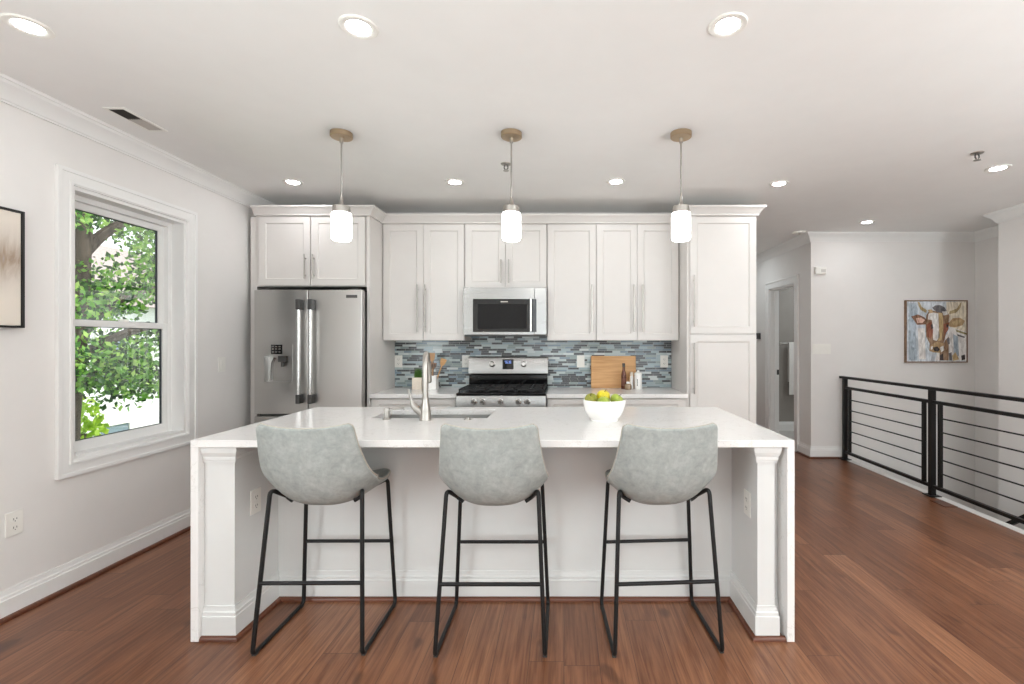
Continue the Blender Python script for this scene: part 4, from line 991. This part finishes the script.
poly('ochre', [(530, 560), (560, 530), (590, 590), (540, 605)], 4); poly('black', [(610, 560), (640, 550), (645, 590), (615, 600)], 4); poly('dark', [(500, 540), (525, 530), (530, 600), (505, 600)], 4); poly('black', [(420, 560), (450, 540), (455, 600), (425, 600)], 4)
poly('horn', [(228, 108), (246, 114), (264, 150), (308, 178), (302, 202), (256, 178), (236, 142)], 3)
poly('horn', [(614, 112), (600, 122), (574, 164), (508, 188), (504, 212), (562, 202), (602, 160)], 3)
poly('dark', [(355, 158), (385, 138), (425, 136), (465, 156), (485, 188), (440, 200), (395, 196)], 5)
poly('earb', [(172, 232), (230, 214), (286, 238), (314, 268), (296, 298), (224, 302), (200, 268)], 4); poly('pink', [(212, 246), (258, 240), (292, 262), (270, 284), (226, 288)], 5)
poly('tan', [(498, 290), (536, 246), (600, 242), (642, 268), (622, 304), (560, 322), (506, 316)], 4); poly('ochre', [(530, 280), (566, 258), (610, 266), (584, 298), (540, 304)], 5)
poly('brown', [(305, 220), (336, 178), (400, 190), (484, 190), (506, 226), (494, 300), (474, 380), (456, 450), (462, 500), (432, 536), (366, 532), (332, 520), (336, 460), (304, 400), (298, 300)], 4)
poly('ochre', [(410, 200), (445, 205), (452, 320), (436, 430), (405, 440), (415, 320)], 6)
poly('white', [(320, 210), (352, 196), (408, 206), (412, 300), (418, 400), (394, 436), (364, 428), (360, 330), (352, 262), (318, 256)], 6)
poly('tan', [(318, 176), (352, 172), (362, 200), (330, 206)], 7); poly('white', [(440, 190), (480, 188), (492, 214), (456, 224)], 6)
poly('rust', [(306, 300), (346, 272), (364, 350), (344, 420), (310, 398)], 6); poly('rust', [(452, 296), (502, 280), (496, 340), (462, 392)], 6)
poly('black', [(340, 300), (358, 296), (362, 330), (348, 340)], 7); poly('black', [(478, 300), (498, 296), (494, 322), (480, 326)], 7)
poly('tan', [(338, 474), (396, 442), (452, 458), (456, 508), (424, 536), (362, 532), (330, 512)], 7)
poly('black', [(358, 492), (398, 482), (420, 508), (404, 526), (372, 520)], 8); poly('white', [(420, 490), (452, 476), (458, 512), (432, 532)], 8); poly('white', [(342, 484), (360, 478), (356, 506), (342, 510)], 8)
obj('canvas', cv, pmats, r, smooth=0)

# ------------------------------------------------------------------ stair railing
r = thing('stair_railing', (RAILX, 4.2, 0), 'black metal stair railing with square posts and thin horizontal rods', 'railing')
posts = [5.42, 4.138, 2.92]; ph = 0.021
for y in posts:
    p = obj('post', MB().box(RAILX-ph, RAILX+ph, y-ph, y+ph, 0.006, 0.935), M['railmetal'], r, bevel=0.002)
    obj('base_plate', MB().box(RAILX-0.05, RAILX+0.05, y-0.05, y+0.05, 0.0062, 0.014), M['railmetal'], p, bevel=0.002)
obj('top_rail', MB().box(RAILX-0.024, RAILX+0.024, 2.88, 5.498, 0.935, 0.962), M['railmetal'], r, bevel=0.003)
for ya, yb in ((posts[1], posts[0]), (posts[2], posts[1])):
    a, b2 = ya+ph, yb-ph
    obj('middle_rail', MB().box(RAILX-0.016, RAILX+0.016, a, b2, 0.818, 0.846), M['railmetal'], r, bevel=0.002)
    obj('bottom_rail', MB().box(RAILX-0.016, RAILX+0.016, a, b2, 0.078, 0.106), M['railmetal'], r, bevel=0.002)
    for y in (a+0.07, b2-0.07): obj('upright', MB().box(RAILX-0.014, RAILX+0.014, y-0.014, y+0.014, 0.106, 0.818), M['railmetal'], r, bevel=0.0015)
    for k in range(5):
        z_ = 0.106+(k+1)*(0.712/6)
        obj('rod', MB().cyl((RAILX, a+0.084, z_), (RAILX, b2-0.084, z_), 0.006, 10), M['railmetal'], r)
r = thing('stair_handrail', (RX-0.06, 3.9, 0), 'black sloping handrail on the wall going down the stairs', 'handrail')
def hz_(y): return 0.9-(y-TOPY)*0.80
obj('rail', MB().prism([(2.95, hz_(2.95)), (5.0, hz_(5.0)), (5.0, hz_(5.0)-0.05), (2.95, hz_(2.95)-0.05)], RX-0.085, RX-0.045, 'x'), M['railmetal'], r, bevel=0.003)
for y in (3.3, 4.42): obj('bracket', MB().tube([(RX-0.065, y, hz_(y)-0.04), (RX-0.065, y, hz_(y)-0.1), (RX-0.001, y, hz_(y)-0.12)], 0.009, 8), M['railmetal'], r)
tag(obj('floor_register', MB().box(3.13, EDGE-0.014, 3.86, 4.02, 0.0, 0.005), M['shoe'], base=(3.2, 3.94, 0), bevel=0.002), 'small dark wood floor register beside the railing', 'register')

# ------------------------------------------------------------------ bathroom towel
r = thing('towel_bar', (3.6, 7.2, 1.34), 'metal towel bar on the grey bathroom wall', 'towel bar')
obj('bar', MB().cyl((3.28, 7.14, 1.335), (3.95, 7.14, 1.335), 0.008, 12), M['nickel'], r)
for x in (3.285, 3.945): obj('bracket', MB().box(x-0.015, x+0.015, 7.13, 7.199, 1.315, 1.355), M['nickel'], r, bevel=0.003)
tw = MB(); n = 14
sec = [(7.127, 0.56), (7.122, 0.9), (7.124, 1.30), (7.128, 1.345), (7.140, 1.352), (7.152, 1.345), (7.158, 1.28), (7.160, 0.75)]
sec2 = [(7.166, 0.75), (7.164, 1.28), (7.157, 1.350), (7.140, 1.358), (7.123, 1.350), (7.116, 1.30), (7.114, 0.9), (7.119, 0.56)]
tw.prism(sec+sec2, 3.41, 3.78, 'x')
tag(obj('towel', tw, M['towel'], base=(3.6, 7.14, 1.34), bevel=0.002), 'white towel hanging on the bar in the bathroom', 'towel')

# ------------------------------------------------------------------ outside the window
b = MB().box(-45, XL-0.6, -20, 45, -3.3, -3.0)
struct('ground_outside', b, M['lawn'], 'green lawn outside the window', 'ground')
def leafcloud(mb, n_, centre, rad, size, cond=None):
    for k in range(n_):
        while True:
            p = Vector((random.uniform(-1, 1), random.uniform(-1, 1), random.uniform(-1, 1)))
            if p.length <= 1: break
        p = Vector((centre[0]+p.x*rad[0], centre[1]+p.y*rad[1], centre[2]+p.z*rad[2]))
        if cond and not cond(p): continue
        a = Vector((random.gauss(0, 1), random.gauss(0, 1), random.gauss(0, 0.6))).normalized(); u_ = a.orthogonal().normalized(); v_ = a.cross(u_)
        t_ = random.uniform(0, 2*PI); u_, v_ = u_*math.cos(t_)+v_*math.sin(t_), v_*math.cos(t_)-u_*math.sin(t_)
        s_ = size*random.uniform(0.6, 1.3)
        mb.add([p-u_*s_, p-v_*s_*0.62-u_*s_*0.1, p+v_*s_*0.1+u_*s_, p+v_*s_*0.62-u_*s_*0.1+a*s_*0.2], [(0, 1, 2), (0, 2, 3)])
r = thing('tree', (-7.6, 7.1, -3.0), 'leafy green maple tree filling the window view', 'tree')
tk = MB().tube([(-7.6, 7.1, -3.0), (-7.62, 7.12, -1.5), (-7.6, 7.15, 0.2), (-7.5, 7.2, 1.5), (-7.4, 7.2, 3.0), (-7.4, 7.3, 4.6)], [0.24, 0.2, 0.18, 0.16, 0.13, 0.06], 12)
obj('trunk', tk, M['bark'], r)
br = [[(-7.52, 7.2, 1.4), (-7.4, 7.7, 2.0), (-7.2, 8.3, 2.3), (-7.2, 9.0, 2.5)], [(-7.4, 7.2, 2.7), (-7.3, 7.6, 3.2), (-7.0, 8.2, 3.7), (-6.9, 8.9, 4.2)],
      [(-7.58, 7.15, 0.6), (-7.5, 7.8, 1.0), (-7.5, 8.5, 1.0), (-7.6, 9.3, 0.7)], [(-7.5, 7.2, 1.9), (-7.2, 6.6, 2.5), (-7.0, 6.0, 2.9)], [(-7.45, 7.2, 2.2), (-8.0, 7.8, 2.8), (-8.6, 8.4, 3.2)], [(-7.55, 7.18, 1.0), (-7.0, 7.5, 1.5), (-6.5, 8.0, 1.7)]]
for p in br: obj('branch', MB().tube(catmull([Vector(q) for q in p], 4), [0.09*(1-i/(4*(len(p)-1)+1))+0.012 for i in range(4*(len(p)-1)+1)], 8), M['bark'], r)
lf = MB()
clumps = []
for k in range(105):
    while True:
        p = Vector((random.uniform(-9.6, -6.2), random.uniform(5.4, 10.6), random.uniform(-0.6, 5.6)))
        if ((p.x+7.7)/1.9)**2+((p.y-7.9)/2.8)**2+((p.z-2.7)/3.1)**2 <= 1 and p.z > 0.25+max(0, (p.y-7.6))*0.42: break
    clumps.append(p)
for p in clumps: leafcloud(lf, 210, p, (0.55, 0.6, 0.36), 0.05)
obj('foliage', lf, M['leaf'], r, smooth=0)
r = thing('shrub', (-9.2, 9.0, -3.0), 'bright yellow green columnar shrub outside the window', 'shrub')
obj('stem', MB().tube([(-9.2, 9.0, -3.0), (-9.2, 9.0, -0.4)], 0.06, 8), M['bark'], r)
lf = MB(); leafcloud(lf, 1500, (-9.2, 9.0, -1.4), (0.42, 0.42, 1.75), 0.07); obj('foliage', lf, M['leaf2'], r, smooth=0)
r = thing('neighbour_house', (-15.5, 16, -3.0), 'white clapboard house with grey roof beyond the tree', 'house')
hw_ = MB().box(-19, -14, 9, 24, -3, 2.6); obj('wall', hw_, M['siding'], r)
obj('roof', MB().prism([(-19.4, 2.5), (-13.6, 2.5), (-16.5, 4.8)], 8.6, 24.4, 'y'), M['shingle'], r)
for y, z in ((14.6, -1.9), (18.0, -1.9), (14.6, 0.9), (18.0, 0.9), (11.2, 0.9)):
    f_ = obj('window', MB().holed(y-0.6, y+0.6, y-0.48, y+0.48, z-0.8, z+0.8, z-0.68, z+0.68, -14.0, -13.93, 'x'), M['trim'], r)
    obj('pane', MB().box(-13.99, -13.97, y-0.48, y+0.48, z-0.68, z+0.68).box(-13.97, -13.94, y-0.48, y+0.48, z-0.02, z+0.02), [M['paneout']], f_)

# only top-level things carry a category
for o in bpy.data.objects:
    if o.parent is not None and 'category' in o: del o['category']
